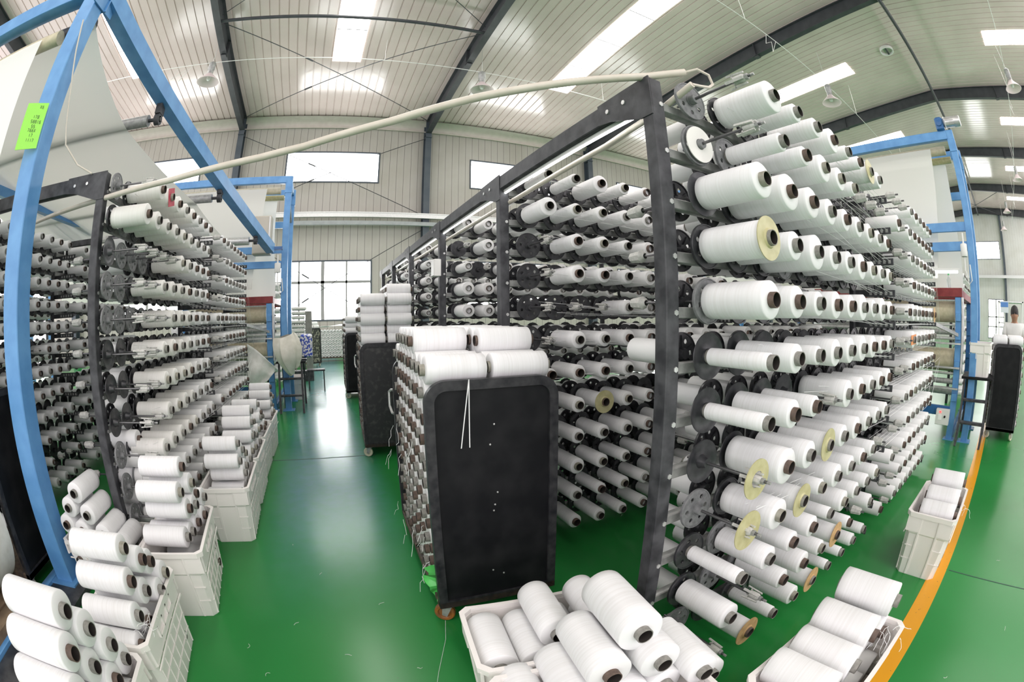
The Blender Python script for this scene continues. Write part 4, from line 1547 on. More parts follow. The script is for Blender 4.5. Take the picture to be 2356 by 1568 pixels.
# the two crates along the yellow line
crate('milky crate with four fat bobbins on the yellow line, lower right corner', 1.275, 0.275, 0.0, 0, 'crates of bobbins on the yellow line')
for i, (x, y, z, r, lb) in enumerate([(1.535, 0.455, 0.525, 0.068, 'topmost, far end of the crate at the lower right'), (1.385, 0.465, 0.455, 0.073, 'second from the far end of the lower right crate'), (1.235, 0.455, 0.425, 0.068, 'third from the far end of the lower right crate'),
                                     (1.085, 0.455, 0.42, 0.068, 'nearest in the crate at the lower right'), (1.525, 0.455, 0.38, 0.068, 'dark-cored, under the topmost one in the lower right crate')]):
    bobbin((x, y, z), (0.04, -1, 0), r, 'fat white bobbin ' + lb, 'bobbins in the lower right crate', 1 if i in (1, 4) else 0)
for k in range(4):
    for z in (0.09, 0.24):
        stuff_bobbin((1.06 + 0.14 * k, 0.41, z), (0, -1, 0), 0.066)
crate('milky crate of bobbins at the yellow line farther from the camera', 2.975, 0.255, 0.0, 0, 'crates of bobbins on the yellow line')
for i, (x, y, z, r, lb) in enumerate([(3.11, 0.39, 0.50, 0.066, 'topmost, far end of the farther yellow line crate'), (2.93, 0.385, 0.445, 0.066, 'middle of the farther yellow line crate'), (2.785, 0.385, 0.40, 0.066, 'near end of the farther yellow line crate')]):
    bobbin((x, y, z), (0.04, -1, 0), r, 'white bobbin ' + lb, 'bobbins in the farther yellow line crate', 1)
for k in range(4):
    for z in (0.09, 0.23):
        stuff_bobbin((2.78 + 0.135 * k, 0.39, z), (0, -1, 0), 0.062)
stuff_bobbin((3.12, 0.39, 0.36), (0, -1, 0), 0.062)
# thread scraps over rims and on the floor
for lb, pts in (('tangle of loose white tape ends over the rim of the second left crate', (-0.88, 1.28, 0.44)), ('loose thread loops at the far rim of the lower right crate', (1.45, 0.15, 0.45)), ('loose thread hanging at the farther yellow line crate', (3.0, 0.05, 0.40)), ('curled thread ends beside the bottom centre crate', (0.98, 0.75, 0.25))):
    mb = MB()
    for k in range(9):
        p = Vector(pts) + Vector((rnd.uniform(-0.03, 0.03), rnd.uniform(-0.08, 0.08), rnd.uniform(-0.03, 0.02)))
        pl = [p]
        dr = Vector((rnd.uniform(-1, 1), rnd.uniform(-1, 1), rnd.uniform(-0.2, 0.7))).normalized()
        for q in range(7):
            dr = (dr + Vector((rnd.uniform(-0.6, 0.6), rnd.uniform(-0.6, 0.6), rnd.uniform(-0.65, 0.25)))).normalized()
            p = p + dr * 0.016
            pl.append(p)
        mb.path(pl, 0.0011, 4)
    tag(ob('loose_threads', mb, [THREAD], smooth=False), lb, 'thread', None, 'stuff')
mb = MB()
for x, y in ((-0.62, 1.72), (-0.35, 1.9), (-0.1, 1.6), (0.1, 2.0), (-0.5, 1.5), (0.2, 1.45), (-0.2, 2.4), (0.0, 1.3), (1.9, -0.3), (2.4, -0.6), (-0.4, 2.8), (3.2, -0.4)):
    a = rnd.uniform(0, 6)
    pl = [Vector((x, y, 0.004))]
    for q in range(6):
        a += rnd.uniform(-0.9, 0.9)
        pl.append(pl[-1] + Vector((math.cos(a), math.sin(a), 0)) * rnd.uniform(0.003, 0.010) + Vector((0, 0, rnd.uniform(-0.001, 0.003))))
    mb.path(pl, 0.0008, 4)
mb.path([(0.20, 1.25, 0.003), (0.26, 1.4, 0.003), (0.36, 1.62, 0.004), (0.40, 1.75, 0.02)], 0.001, 4)
tag(ob('floor_scraps', mb, [THREAD], smooth=False), 'white thread scraps scattered on the green floor of the aisle', 'litter', None, 'stuff')


# ================================================================ LOOMS
def loom(label, MW, loc, rz, left=False):
    """circular loom frame: blue pillars, red head beams, cream reels, steel bars"""
    r = thing('circular_loom', label, 'loom', loc, rz, 'looms fed by the racks')
    V0, V1, U0, U1 = 0.60, (2.2 if left else 4.6), 6.34, 8.6
    for u, v in ((U0, V0), (U0, V1), (U1, V0), (U1, V1)):
        mb = MB().bbox((u, v, 0), (u + 0.09, v + 0.10, 1.80), 0.005)
        mb.box((u - 0.04, v - 0.04, 0), (u + 0.13, v + 0.14, 0.012))
        for z in (0.55, 0.95, 1.32, 1.55):
            mb.bbox((u - 0.03, v + 0.01, z - 0.05), (u + 0.0, v + 0.09, z + 0.05), 0.003)
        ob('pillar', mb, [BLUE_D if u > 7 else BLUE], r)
    ob('pillar_cover', MB().bbox((U0 - 0.012, V0 - 0.035, 0.85), (U0 + 0.12, V0 - 0.005, 1.80), 0.003), [ALU], r)
    for u in (U0 - 0.01, U1 + 0.0):
        ob('head_beam', MB().bbox((u, V0 - 0.02, 1.80), (u + 0.13, V1 + 0.12, 1.915), 0.004), [RED], r)
    ob('head_beam', MB().bbox((U0 + 0.12, V0 - 0.01, 1.80), (U1, V0 + 0.09, 1.90), 0.004), [RED], r)
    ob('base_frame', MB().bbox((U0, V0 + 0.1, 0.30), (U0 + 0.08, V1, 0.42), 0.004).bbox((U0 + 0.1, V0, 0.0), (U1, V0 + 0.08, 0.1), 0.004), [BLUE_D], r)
    for z, rad in ((1.62, 0.14), (1.0, 0.15)):
        mb = MB()
        T = Matrix.Translation((U0 + 0.22, V0 + 0.12, z)) @ Matrix.Rotation(PI / 2, 4, 'Z')
        mb.lathe([(0.0, 0.0), (0.0, rad * 0.86), (0.012, rad * 0.86)], 28, 1, T)
        mb.lathe([(0.0, rad * 0.86), (0.0, rad), (V1 - 0.85, rad), (V1 - 0.85, 0)], 28, 0, T)
        ob('reel', mb, [LOOM_CR, STEEL_DK], r)
    for z, rad in ((1.36, 0.05), (1.28, 0.03), (0.74, 0.05), (0.62, 0.07), (0.84, 0.025), (1.76, 0.02), (1.45, 0.02)):
        ob('guide_bar', MB().tube((U0 + 0.05, V0 + 0.05, z), (U0 + 0.05, V1, z), rad * 0.7, 14), [ZINC if rad < 0.04 else STEEL_GR], r)
    ob('brace_bar', MB().beam((U0 - 0.08, V0 + 0.05, 1.33), (4.85, V0 + 0.30, 1.50), 0.03, 0.04), [STEEL_GR], r)
    for z in (0.92, 1.22, 0.66):
        ob('cross_rail', MB().bbox((U0 - 0.06, V0 + 0.0, z - 0.012), (U0 - 0.03, V0 + 0.9, z + 0.012), 0.002), [ALU], r)
    # round reed drum in the middle
    T = Matrix.Translation((7.6, 2.6 if not left else 1.9, 0.4)) @ Matrix.Rotation(-PI / 2, 4, 'Y')
    ob('reed_drum', MB().lathe([(0.0, 0.9), (0.9, 1.0), (0.95, 1.05), (1.05, 1.05), (1.05, 0.95), (0.95, 0.9)], 48, 0, T), [STEEL_GR], r)
    bx = MB().bbox((U0 - 0.12, V0 + 0.08, 0.20), (U0 - 0.03, V0 + 0.30, 0.40), 0.004)
    o = ob('control_box', bx, [WHITE_P], r)
    ob('meter', MB().bbox((U0 - 0.124, V0 + 0.20, 0.26), (U0 - 0.119, V0 + 0.26, 0.33), 0.001), [mat('meter_face', (0.9, 0.9, 0.88), 0.3)], o)
    ob('indicator', MB().bbox((U0 - 0.126, V0 + 0.215, 0.355), (U0 - 0.119, V0 + 0.245, 0.375), 0.001), [LED_R], o)
    ob('knob', MB().lathe([(0, 0.016), (0.02, 0.014), (0.02, 0)], 12, 0, Matrix.Translation((U0 - 0.12, V0 + 0.15, 0.31)) @ Matrix.Rotation(PI, 4, 'Z')), [BOARD], o)

    # take-up tower standing against the loom
    t = thing('fabric_tower', 'tall blue %s tower with rollers over the loom' % ('steel' if not left else 'painted'), 'tower', loc, rz)
    t['label'] = ('tall blue fabric tower with a motor on top, beyond the yellow line rack' if not left else 'tall blue fabric tower behind the rack across the aisle')
    for u, v, h, m_ in ((6.34, 0.33, 3.98, BLUE), (7.2, 0.33, 3.98, BLUE_D if False else BLUE), (6.34, 6.3, 3.98, BLUE), (7.2, 6.3, 3.98, BLUE)):
        mb = MB().bbox((u, v, 0.0), (u + 0.10, v + 0.11, h), 0.005)
        mb.box((u - 0.05, v - 0.05, 0), (u + 0.15, v + 0.16, 0.012))
        mb.bbox((u - 0.008, v - 0.008, h - 0.30), (u + 0.108, v + 0.119, h - 0.125), 0.003)
        ob('upright', mb, [m_], t)
    ob('top_beam', MB().bbox((6.345, 0.325, 3.862), (6.435, 6.41, 3.99), 0.005), [BLUE], t)
    ob('top_beam', MB().bbox((7.205, 0.325, 3.862), (7.295, 6.41, 3.99), 0.005), [BLUE], t)
    ob('top_beam', MB().bbox((6.44, 0.35, 3.86), (7.2, 0.43, 3.96), 0.005), [BLUE], t)
    ob('top_beam', MB().bbox((6.44, 6.3, 3.86), (7.2, 6.38, 3.96), 0.005), [BLUE], t)
    for u, z in ((6.36, 2.69), (6.36, 2.44), (7.22, 3.3)):
        ob('arm', MB().bbox((u, 0.42, z - 0.06), (u + 0.06, 2.6, z + 0.06), 0.004), [BLUE], t)
    ob('brace', MB().beam((6.40, 0.40, 3.84), (7.2, 0.38, 3.35), 0.04, 0.05), [STEEL_GR], t)
    ob('roller', MB().tube((6.56, 0.55, 3.78), (6.56, 6.2, 3.78), 0.065, 20), [LOOM_CR], t)
    ob('roller', MB().tube((6.75, 0.50, 3.70), (6.75, 6.2, 3.70), 0.05, 20), [CARD_YEL], t)
    cp = MB().lathe([(0.0, 0.05), (0.01, 0.056), (0.15, 0.056), (0.16, 0.05), (0.17, 0.015), (0.30, 0.013), (0.30, 0.0)], 20, 0, Matrix.Translation((6.32, 0.50, 2.30)) @ Matrix.Rotation(-PI / 2, 4, 'Y'))
    cp.tube((6.32, 0.50, 2.30), (6.32, 0.50, 2.12), 0.012, 8)
    cp.path([(6.31, 0.49, 2.12), (6.30, 0.45, 1.95), (6.30, 0.40, 2.0), (6.30, 0.42, 2.2)], 0.008, 6)
    ob('oil_cup', cp, [WHITE_P], t)
    if not left:
        mo = MB().bbox((6.30, 0.44, 3.985), (6.42, 0.58, 4.18), 0.02, 0)
        T = Matrix.Translation((6.36, 0.44, 4.10)) @ Matrix.Rotation(-PI / 2, 4, 'Z')
        mo.lathe([(0.0, 0.0), (0.0, 0.05), (0.03, 0.09), (0.04, 0.075), (0.2, 0.075), (0.21, 0.08), (0.30, 0.08), (0.31, 0.06), (0.31, 0)], 24, 1, T)
        mo.lathe([(0.0, 0.05), (0.02, 0.05), (0.02, 0.02), (0.03, 0.0)], 16, 0, Matrix.Translation((6.30, 0.51, 4.09)) @ Matrix.Rotation(PI, 4, 'Z'))
        for k in range(8):
            a = 2 * PI * k / 8
            mo.beam((6.36 + 0.077 * math.cos(a), 0.40, 4.10 + 0.077 * math.sin(a)), (6.36 + 0.077 * math.cos(a), 0.25, 4.10 + 0.077 * math.sin(a)), 0.006, 0.012, 1, (math.cos(a), 0, math.sin(a)))
        ob('motor', mo, [BLUE_D, ALU], t)
    # woven sheet coming down from the top roller
    fb = MB().grid(lambda a, b: (6.48 + 0.05 * math.sin(b * 3) + 0.02 * math.sin(a * 14) * b, 0.80 + a * 4.6 + (0.20 * b if a == 0 else 0.0), 3.80 - b * 1.75), 24, 10)
    f1 = ob('woven_fabric', fb, [FABRIC])
    f1.location, f1.rotation_euler = loc, (0, 0, rz)
    tag(f1, 'white woven sheet hanging from the blue tower %s' % ('over the rack across the aisle' if left else 'right of the yellow line rack'), 'fabric')
    fb = MB().grid(lambda a, b: (6.78 + 0.10 * b, 0.62 + a * 4.8 + 0.02 * math.sin(b * 5), 3.72 - b * 1.8), 24, 8)
    f2 = ob('woven_fabric', fb, [FABRIC])
    f2.location, f2.rotation_euler = loc, (0, 0, rz)
    tag(f2, 'second woven sheet behind the first on the blue tower %s' % ('across the aisle' if left else 'beside the yellow line'), 'fabric')

    # step platform in front of the loom corner
    s = thing('step_platform', 'black steel step platform ' + ('beside the blue loom across the aisle' if left else 'between the blue loom and the trolley'), 'steps', loc, rz)
    pl = MB().bbox((6.28, 0.03, 0.80), (6.98, 0.55, 0.83), 0.003)
    ob('deck', pl, [BOARD], s)
    ob('skirt', MB().prism([(6.28, 0.80), (6.98, 0.80), (6.90, 0.62), (6.6, 0.66)], (0, 0.06, 0), (1, 0, 0), (0, 0, 1), (0, 1, 0), 0.012), [BOARD], s)
    for v in (0.10, 0.50):
        ob('leg', MB().beam((6.07, v, 0.0), (6.30, v, 0.81), 0.035, 0.035, 0, (0, 1, 0)), [STEEL_DK], s)
        ob('leg', MB().beam((6.95, v, 0.0), (6.95, v, 0.81), 0.035, 0.035, 0, (0, 1, 0)), [STEEL_DK], s)
    for z in (0.28, 0.55):
        u = 6.07 + 0.23 * z / 0.81
        ob('tread', MB().bbox((u - 0.01, 0.08, z - 0.015), (u + 0.12, 0.52, z + 0.01), 0.003), [STEEL_DK], s)
    # creel on the loom's far side: a few rows seen end-on
    c = thing('yarn_creel', ('end of the next yarn rack beyond the blue tower by the yellow line' if not left else 'end of the next yarn rack beyond the blue tower across the aisle'), 'yarn rack', loc, rz)
    for v in (1.087,):
        for u in (9.3, 11.2):
            ob('post', MB().bbox((u - 0.15, v, 0), (u - 0.09, v + 0.06, 2.4), 0.004), [STEEL_DK], c)
    for z in ROWS:
        ob('rail', MB().bbox((9.2, 1.10, z - 0.06), (11.2, 1.14, z - 0.02), 0.003), [STEEL_GR], c)
    sp = Stuff()
    for z in ROWS:
        for k in range(9):
            p = Vector((9.35 + 0.19 * k, 1.06, z))
            sp.put(LOWD[0], LOWD[1], xform(p, (0, -1, 0)), 0)
            if (k * 5 + int(z * 50)) % 7:
                stuff_bobbin(MW @ p, MW.to_3x3() @ Vector((0, -1, 0)), 0.05)
    o = sp.obj('spindle_rows', [DISC_D], c)
    o['kind'] = 'stuff'
    return r


loom('blue and red circular loom at the end of the rack by the yellow line', MI, (0, 0, 0), 0, False)
loom('blue and red circular loom at the end of the rack across the aisle', ML, LOC_L, RZ_L, True)
# lamp, bottle and crate round the right-hand loom
tl = thing('tube_lamp', 'short lit tube lamp above the red beam of the loom', 'lamp', (6.40, 0.64, 2.12))
ob('tube', MB().tube((0, 0, 0), (0, 0.42, 0), 0.016, 12), [TUBE_L], tl)
ob('holder', MB().bbox((-0.02, -0.03, 0.016), (0.03, 0.45, 0.05), 0.003), [WHITE_P], tl)
ob('bracket', MB().box((0.0, 0.40, 0.05), (0.012, 0.41, 0.27)), [ZINC], tl)
bt = thing('drink_bottle', 'clear plastic bottle with a green cap standing on the red loom beam', 'bottle', (6.39, 0.80, 1.915))
ob('bottle_body', MB().lathe([(0, 0), (0, 0.033), (0.11, 0.033), (0.15, 0.013), (0.165, 0.013), (0.165, 0)], 18, 0, Matrix.Rotation(-PI / 2, 4, 'Y')), [BOTTLE], bt)
ob('cap', MB().lathe([(0.162, 0.015), (0.185, 0.015), (0.185, 0)], 14, 0, Matrix.Rotation(-PI / 2, 4, 'Y')), [mat('green_cap', (0.05, 0.35, 0.1), 0.4)], bt)
crate('yellowish white crate standing upon the black step platform', 6.64, 0.27, 0.0, 0.83, 'crates near the looms')
crate('white crate on the floor under the steps across the aisle', -0.69, 8.85, PI / 2, 0.0, 'crates near the looms')

# ---- near winder at the left: upright, sloping beam, rollers, sheets, roll
wi = thing('winder_frame', 'big near blue frame at the left: upright, cross beam and long sloping beam', 'machine frame', (-2.0, 2.1, 0))
W0 = Vector((-2.0, 2.1, 0))


def L_(p):
    return tuple(Vector(p) - W0)


ob('upright', MB().bbox((-0.075, -0.075, 0.05), (0.075, 0.075, 3.88), 0.006).box((-0.12, -0.12, 0.05), (0.12, 0.12, 0.062)), [BLUE], wi)
ob('base_channel', MB().bbox((-0.10, -1.5, 0.0), (0.20, 0.25, 0.05), 0.004), [STEEL_DK], wi)
ob('base_rail', MB().bbox((-0.17, -1.5, 0.0), (-0.105, 0.25, 0.07), 0.004), [BLUE], wi)
ob('cross_beam', MB().bbox((-3.2, -0.07, 3.72), (0.08, 0.07, 3.87), 0.005), [BLUE], wi)
a, b = Vector(L_((-1.97, 2.12, 3.80))), Vector(L_((-0.93, 7.0, 2.62)))
ob('sloping_beam', MB().beam(a, b, 0.13, 0.15), [BLUE], wi)
ob('sloping_beam', MB().beam(a + Vector((-2.6, 0, -0.1)), b + Vector((-2.8, 0, 0)), 0.13, 0.15), [BLUE], wi)
ob('corner_plate', MB().prism([(-0.10, 3.60), (0.11, 3.60), (0.11, 3.92), (-0.10, 3.92)], (0, 0.078, 0), (1, 0, 0), (0, 0, 1), (0, 1, 0), 0.012).prism([(-0.11, 3.58), (0.22, 3.62), (0.22, 3.84), (-0.11, 3.92)], (0.08, 0, 0), (0, 1, 0), (0, 0, 1), (1, 0, 0), 0.012), [BLUE], wi)
ob('end_bracket', MB().box(tuple(b + Vector((0.02, -0.02, -0.02))), tuple(b + Vector((0.20, 0.05, 0.03)))), [BLUE_D], wi)


ob('lower_beam', MB().beam(L_((-4.3, 3.55, 3.07)), L_((-3.57, 5.55, 2.84)), 0.10, 0.11), [BLUE], wi)


def roller(t_, drop, r_, xl, mtl, nm='roller'):
    p = Vector(L_((-1.97, 2.12, 3.80))).lerp(b, t_) + Vector((-0.02, 0, -drop))
    ro = ob(nm, MB().tube(p + Vector((-0.10, 0, 0)), (xl, p.y, p.z), r_, 22), [mtl], wi)
    br = MB().tube(p + Vector((-0.10, 0, 0)), p + Vector((0.03, 0, 0)), 0.018, 10)
    br.lathe([(-0.025, 0.03), (-0.025, 0.055), (0.025, 0.055), (0.025, 0.03)], 18, 0, Matrix.Translation(p))
    br.box((p.x - 0.03, p.y - 0.05, p.z + 0.045), (p.x + 0.03, p.y + 0.05, p.z + drop - 0.07))
    ob('bearing', br, [STEEL_DK], ro)
    return p


r1 = roller(0.277, 0.21, 0.055, -3.2, STEEL_GR)
r2 = roller(0.60, 0.16, 0.05, -3.2, STEEL_GR)
r3 = roller(0.87, 0.13, 0.06, -3.0, ZINC)
ob('roller', MB().tube((-3.2, 0.20, 3.62), (-0.05, 0.20, 3.62), 0.05, 20), [STEEL_DK], wi)
ob('roller', MB().tube((-3.2, 0.09, 3.50), (-0.3, 0.09, 3.50), 0.06, 20), [LOOM_CR], wi)
# green card with handwriting clipped to the upright
card = thing('paper_card', 'bright green handwritten card clipped on the near blue upright', 'card', (-1.92, 2.02, 2.50))
cm = MB().add([(-0.165, -0.0, -0.0), (0.0, 0.0, 0.02), (0.0, 0.0, 0.305), (-0.165, 0.0, 0.29), (-0.165, -0.004, -0.0), (0.0, -0.004, 0.02), (0.0, -0.004, 0.305), (-0.165, -0.004, 0.29)],
              [(0, 1, 2, 3), (7, 6, 5, 4), (0, 4, 5, 1), (1, 5, 6, 2), (2, 6, 7, 3), (3, 7, 4, 0)])
ob('sheet', cm, [GREEN_CARD], card, smooth=False)
im = MB()
rnd = random.Random(11)


def stroke(x, z, s, segs):
    for (x0, z0, x1, z1) in segs:
        im.beam((x + x0 * s, -0.0052, z + z0 * s), (x + x1 * s, -0.0052, z + z1 * s), 0.002, 0.0014, 0, (0, -1, 0))


G5 = [(1, 2, 0, 2), (0, 2, 0, 1), (0, 1, 1, 0.9), (1, 0.9, 1, 0), (1, 0, 0, 0)]
G7 = [(0, 2, 1, 2), (1, 2, 0.3, 0)]
G1 = [(0.5, 0, 0.5, 2)]
G8 = [(0, 0, 1, 0), (1, 0, 1, 2), (1, 2, 0, 2), (0, 2, 0, 0), (0, 1, 1, 1)]
G6 = [(1, 2, 0, 1.6), (0, 1.6, 0, 0), (0, 0, 1, 0), (1, 0, 1, 1), (1, 1, 0, 1)]
GX = [(0, 0, 1, 2), (0, 2, 1, 0)]
for row, (zz, xs, gl) in enumerate([(0.265, -0.06, [GX, G6]), (0.20, -0.09, [G1, G7, G8]), (0.17, -0.10, [G5, G8, G8, G1, G6]), (0.14, -0.085, [G5, G5]), (0.115, -0.105, [G7, G6, G6, GX]), (0.085, -0.085, [G1, G7]), (0.055, -0.10, [G1, G1, G1, G7])]):
    for k, g in enumerate(gl):
        stroke(xs + 0.017 * k, zz, 0.009, g)
ob('handwriting', im, [INK], card, smooth=False)
card.rotation_euler = (0, 0, math.radians(42))
card.location = (-1.93, 2.01, 2.50)

yo = W0.y


def edge(p0, p1, xl, nm, lb, n=14, sag=0.0, wob=0.0):
    """sheet between two rollers; p = (x right end, y, z)"""
    p0, p1 = Vector(p0), Vector(p1)

    def fn(u, v):
        q = p0.lerp(p1, v)
        x = q.x + (xl - q.x) * u
        return (x, q.y, q.z - sag * 4 * v * (1 - v) + wob * math.sin(u * 9) * 4 * v * (1 - v))
    return tag(ob(nm, MB().grid(fn, 10, n), [FABRIC]), lb, 'fabric')


R1w, R2w, R3w = r1 + W0, r2 + W0, r3 + W0
edge((-2.02, 2.26, 3.60), (R1w.x - 0.33, R1w.y, R1w.z - 0.057), -5.0, 'woven_fabric', 'grey-looking woven sheet sloping from the near blue frame top to its first roller', sag=0.05)
edge((R1w.x - 0.33, R1w.y, R1w.z - 0.057), (R2w.x - 0.30, R2w.y, R2w.z - 0.055), -4.9, 'woven_fabric', 'woven sheet running below the sloping beam between its two upper rollers', sag=0.02)
edge((R2w.x - 0.30, R2w.y, R2w.z - 0.055), (R3w.x - 0.36, R3w.y, R3w.z - 0.062), -4.6, 'woven_fabric', 'woven sheet on the last stretch down to the ribbed lower roller', sag=0.03)
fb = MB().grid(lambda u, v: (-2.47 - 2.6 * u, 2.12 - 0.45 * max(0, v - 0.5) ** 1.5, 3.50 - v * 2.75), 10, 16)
tag(ob('woven_fabric', fb, [two_sided('lit_woven_fabric', (0.9, 0.9, 0.89), 0.3)]), 'bright white woven sheet hanging behind the near blue upright', 'fabric')  # same cloth in a lighter colour, standing in for light from the front
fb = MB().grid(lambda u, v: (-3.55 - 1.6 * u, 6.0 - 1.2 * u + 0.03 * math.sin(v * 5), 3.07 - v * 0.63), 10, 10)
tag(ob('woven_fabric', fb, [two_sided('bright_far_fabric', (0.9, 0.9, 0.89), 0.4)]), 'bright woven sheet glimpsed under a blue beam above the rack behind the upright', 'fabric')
ro = thing('fabric_roll', 'big white roll of woven fabric on brown slats, low at the picture edge', 'fabric roll', (-2.55, 1.80, 0.46))
T = Matrix.Rotation(-PI / 2, 4, 'Z')
ob('roll', MB().lathe([(0.0, 0.05), (0.0, 0.355), (0.004, 0.36), (1.8, 0.36), (1.8, 0.0)], 48, 0, T), [BAGM], ro)
ob('core', MB().lathe([(-0.02, 0.0), (-0.02, 0.05), (1.9, 0.05), (1.9, 0.0)], 20, 0, T), [STEEL_DK], ro)
for k in range(6):
    ob('slat', MB().bbox((-0.45 + 0.15 * k, -1.8, -0.45), (-0.34 + 0.15 * k, 0.0, -0.36 + 0.01 * abs(k - 2.5)), 0.004), [mottled('brown_slat', (0.16, 0.11, 0.07), (0.24, 0.17, 0.11), 12, 0.6)], ro)
mb = MB().path([(-1.93, 2.0, 3.42), (-1.90, 2.05, 3.2), (-1.86, 2.12, 2.95), (-1.83, 2.18, 2.7), (-1.80, 2.2, 2.58), (-1.70, 2.28, 2.46), (-1.58, 2.32, 2.40)], 0.006, 8)
tag(ob('hanging_cord', mb, [PVC]), 'thin cream cord hanging from the blue frame corner to the black rack post', 'cord')

# control cabinet and things by the loom across the aisle
cb = thing('control_cabinet', 'beige control cabinet on the blue tower across the aisle', 'cabinet', (-1.27, 7.12, 2.56))
ob('cabinet_body', MB().bbox((0, 0, 0), (0.31, 0.25, 0.62), 0.006), [CAB], cb)
d_ = ob('cabinet_door', MB().bbox((0.015, -0.012, 0.015), (0.27, 0.0, 0.605), 0.003), [CAB], cb)
ob('label_plate', MB().box((0.06, -0.014, 0.16), (0.14, -0.012, 0.22)), [mat('blue_plate', (0.05, 0.08, 0.25), 0.4)], d_)
ob('hinge_strip', MB().box((0.272, -0.008, 0.015), (0.30, -0.002, 0.605)), [WHITE_P], cb)


def bag(nm, label, cat, fn, nu, nv, mtl, cl=None):
    o = ob(nm, MB().grid(fn, nu, nv), [mtl])
    md = o.modifiers.new('thick', 'SOLIDIFY')
    md.thickness = 0.004
    return tag(o, label, cat)


def bagA(u, v):
    # sheet hung from the rack end, one corner pulled out to the aisle
    A, B, C_, D_ = Vector((-1.29, 6.80, 1.18)), Vector((-0.83, 6.9, 0.78)), Vector((-1.31, 6.78, 0.42)), Vector((-0.98, 6.86, 0.62))
    p = A.lerp(B, u).lerp(C_.lerp(D_, u), v)
    p.y += 0.03 * math.sin(u * 7 + v * 4) + 0.02 * math.sin(v * 9)
    p.z += 0.03 * math.sin(u * PI) * (1 - v)
    return tuple(p)


bag('plastic_sheet', 'white plastic sheet drooping from the end of the rack across the aisle', 'sheet', bagA, 16, 16, BAGM)


def bagB(u, v):
    a = 2 * PI * u
    t_ = v
    cx, cz = -0.72 + 0.13 * t_, 1.26 - 0.58 * t_
    rx = 0.05 + 0.17 * math.sin(PI * min(1, 0.25 + 0.75 * t_)) ** 0.8
    return (cx + rx * math.cos(a) + 0.02 * math.sin(5 * a + 3 * t_), 7.25 + 0.13 * math.sin(a) * (0.4 + math.sin(PI * t_)) + 0.015 * math.sin(7 * a), cz + 0.05 * math.cos(a) - 0.02 * math.sin(3 * a))


o = ob('plastic_bag', MB().grid(bagB, 28, 16), [mottled('beige_bag', (0.62, 0.6, 0.52), (0.74, 0.72, 0.65), 10, 0.45, bump=0.3)])
tag(o, 'crumpled beige bag hanging at the steps across the aisle', 'bag')
pk = MB().bbox((-0.50, 7.85, 0.85), (-0.28, 8.05, 1.26), 0.03)
tag(ob('printed_pack', pk, [BLUEPK]), 'blue and white printed pack standing on the steps across the aisle', 'package')
jg = MB().lathe([(0, 0), (0, 0.07), (0.15, 0.075), (0.2, 0.04), (0.24, 0.03), (0.24, 0)], 18, 0, Matrix.Translation((-0.63, 7.95, 0.835)) @ Matrix.Rotation(-PI / 2, 4, 'Y'))
tag(ob('grey_jug', jg, [GREYP]), 'small grey jug with a dark cap on the steps across the aisle', 'jug')
gp = thing('board_rack', 'tall grey board stand beside the far rack across the aisle', 'stand', (-0.56, 11.2, 0))
ob('board', MB().bbox((0.0, 0, 0.25), (0.17, 0.04, 1.72), 0.004), [GREYP], gp)
for k in range(10):
    ob('shelf_arm', MB().bbox((-0.35, 0.02, 0.75 + 0.11 * k), (0.0, 0.30, 0.765 + 0.11 * k), 0.002), [STEEL_GR], gp)
ob('foot', MB().bbox((-0.36, 0.0, 0.0), (0.17, 0.35, 0.25), 0.004), [STEEL_DK], gp)
for k in range(10):
    pm = MB().bbox((-0.92, 11.2, 0.766 + 0.11 * k), (-0.58 + 0.05 * (k > 7), 11.46, 0.84 + 0.11 * k), 0.02)
    tag(ob('folded_cloth', pm, [BAGM]), 'white folded cloth %s on the grey board stand across the aisle' % ('lowest' if k == 0 else ORD[k] + ' from the bottom'), 'cloth', 'folded cloths on the grey stand')
st = thing('low_stool', 'small dark low stool in front of the peeling trolley', 'stool', (-0.28, 9.7, 0))
ob('seat', MB().bbox((-0.2, -0.15, 0.42), (0.2, 0.15, 0.45), 0.004), [STEEL_DK], st)
for sx_ in (-0.17, 0.17):
    for sy_ in (-0.12, 0.12):
        ob('leg', MB().tube((sx_, sy_, 0), (sx_, sy_, 0.42), 0.012, 8), [STEEL_DK], st)

# things far off beyond the right-hand loom
sh = thing('shelf_frame', 'white storage frame far off before the end wall', 'shelf', (14.0, -0.1, 0))
for x, y in ((0, 0), (0, -0.9), (0.6, 0), (0.6, -0.9)):
    ob('leg', MB().bbox((x, y, 0), (x + 0.05, y + 0.05, 2.1), 0.004), [WHITE_P], sh)
for z in (0.5, 1.0, 1.5, 2.05):
    ob('shelf_board', MB().bbox((0, -0.9, z), (0.65, 0.05, z + 0.04), 0.004), [ALU], sh)
for k in range(6):
    pm = MB().bbox((14.1, -0.85 + 0.15 * k, 0.545), (14.5, -0.73 + 0.15 * k, 0.545 + 0.2 + 0.03 * (k % 3)), 0.02)
    tag(ob('wrapped_bundle', pm, [BAGM if k % 2 else CAB]), 'wrapped bundle %s along the low board of the far white storage frame' % ORD[k], 'bundle', 'bundles on the far storage frame')
sg = thing('wall_notice', 'small blue and white notice board near the person', 'sign', (11.0, -0.22, 1.72))
ob('notice_board', MB().bbox((0, -0.12, 0), (0.02, 0.12, 0.24), 0.002), [mat('notice_face', (0.7, 0.75, 0.8), 0.5)], sg)
ob('blue_band', MB().box((-0.004, -0.11, 0.12), (0.0, 0.11, 0.22)), [mat('notice_blue', (0.1, 0.25, 0.6), 0.5)], sg)
ob('notice_post', MB().tube((0.03, 0, -1.72), (0.03, 0, 0.2), 0.015, 8), [WHITE_P], sg)

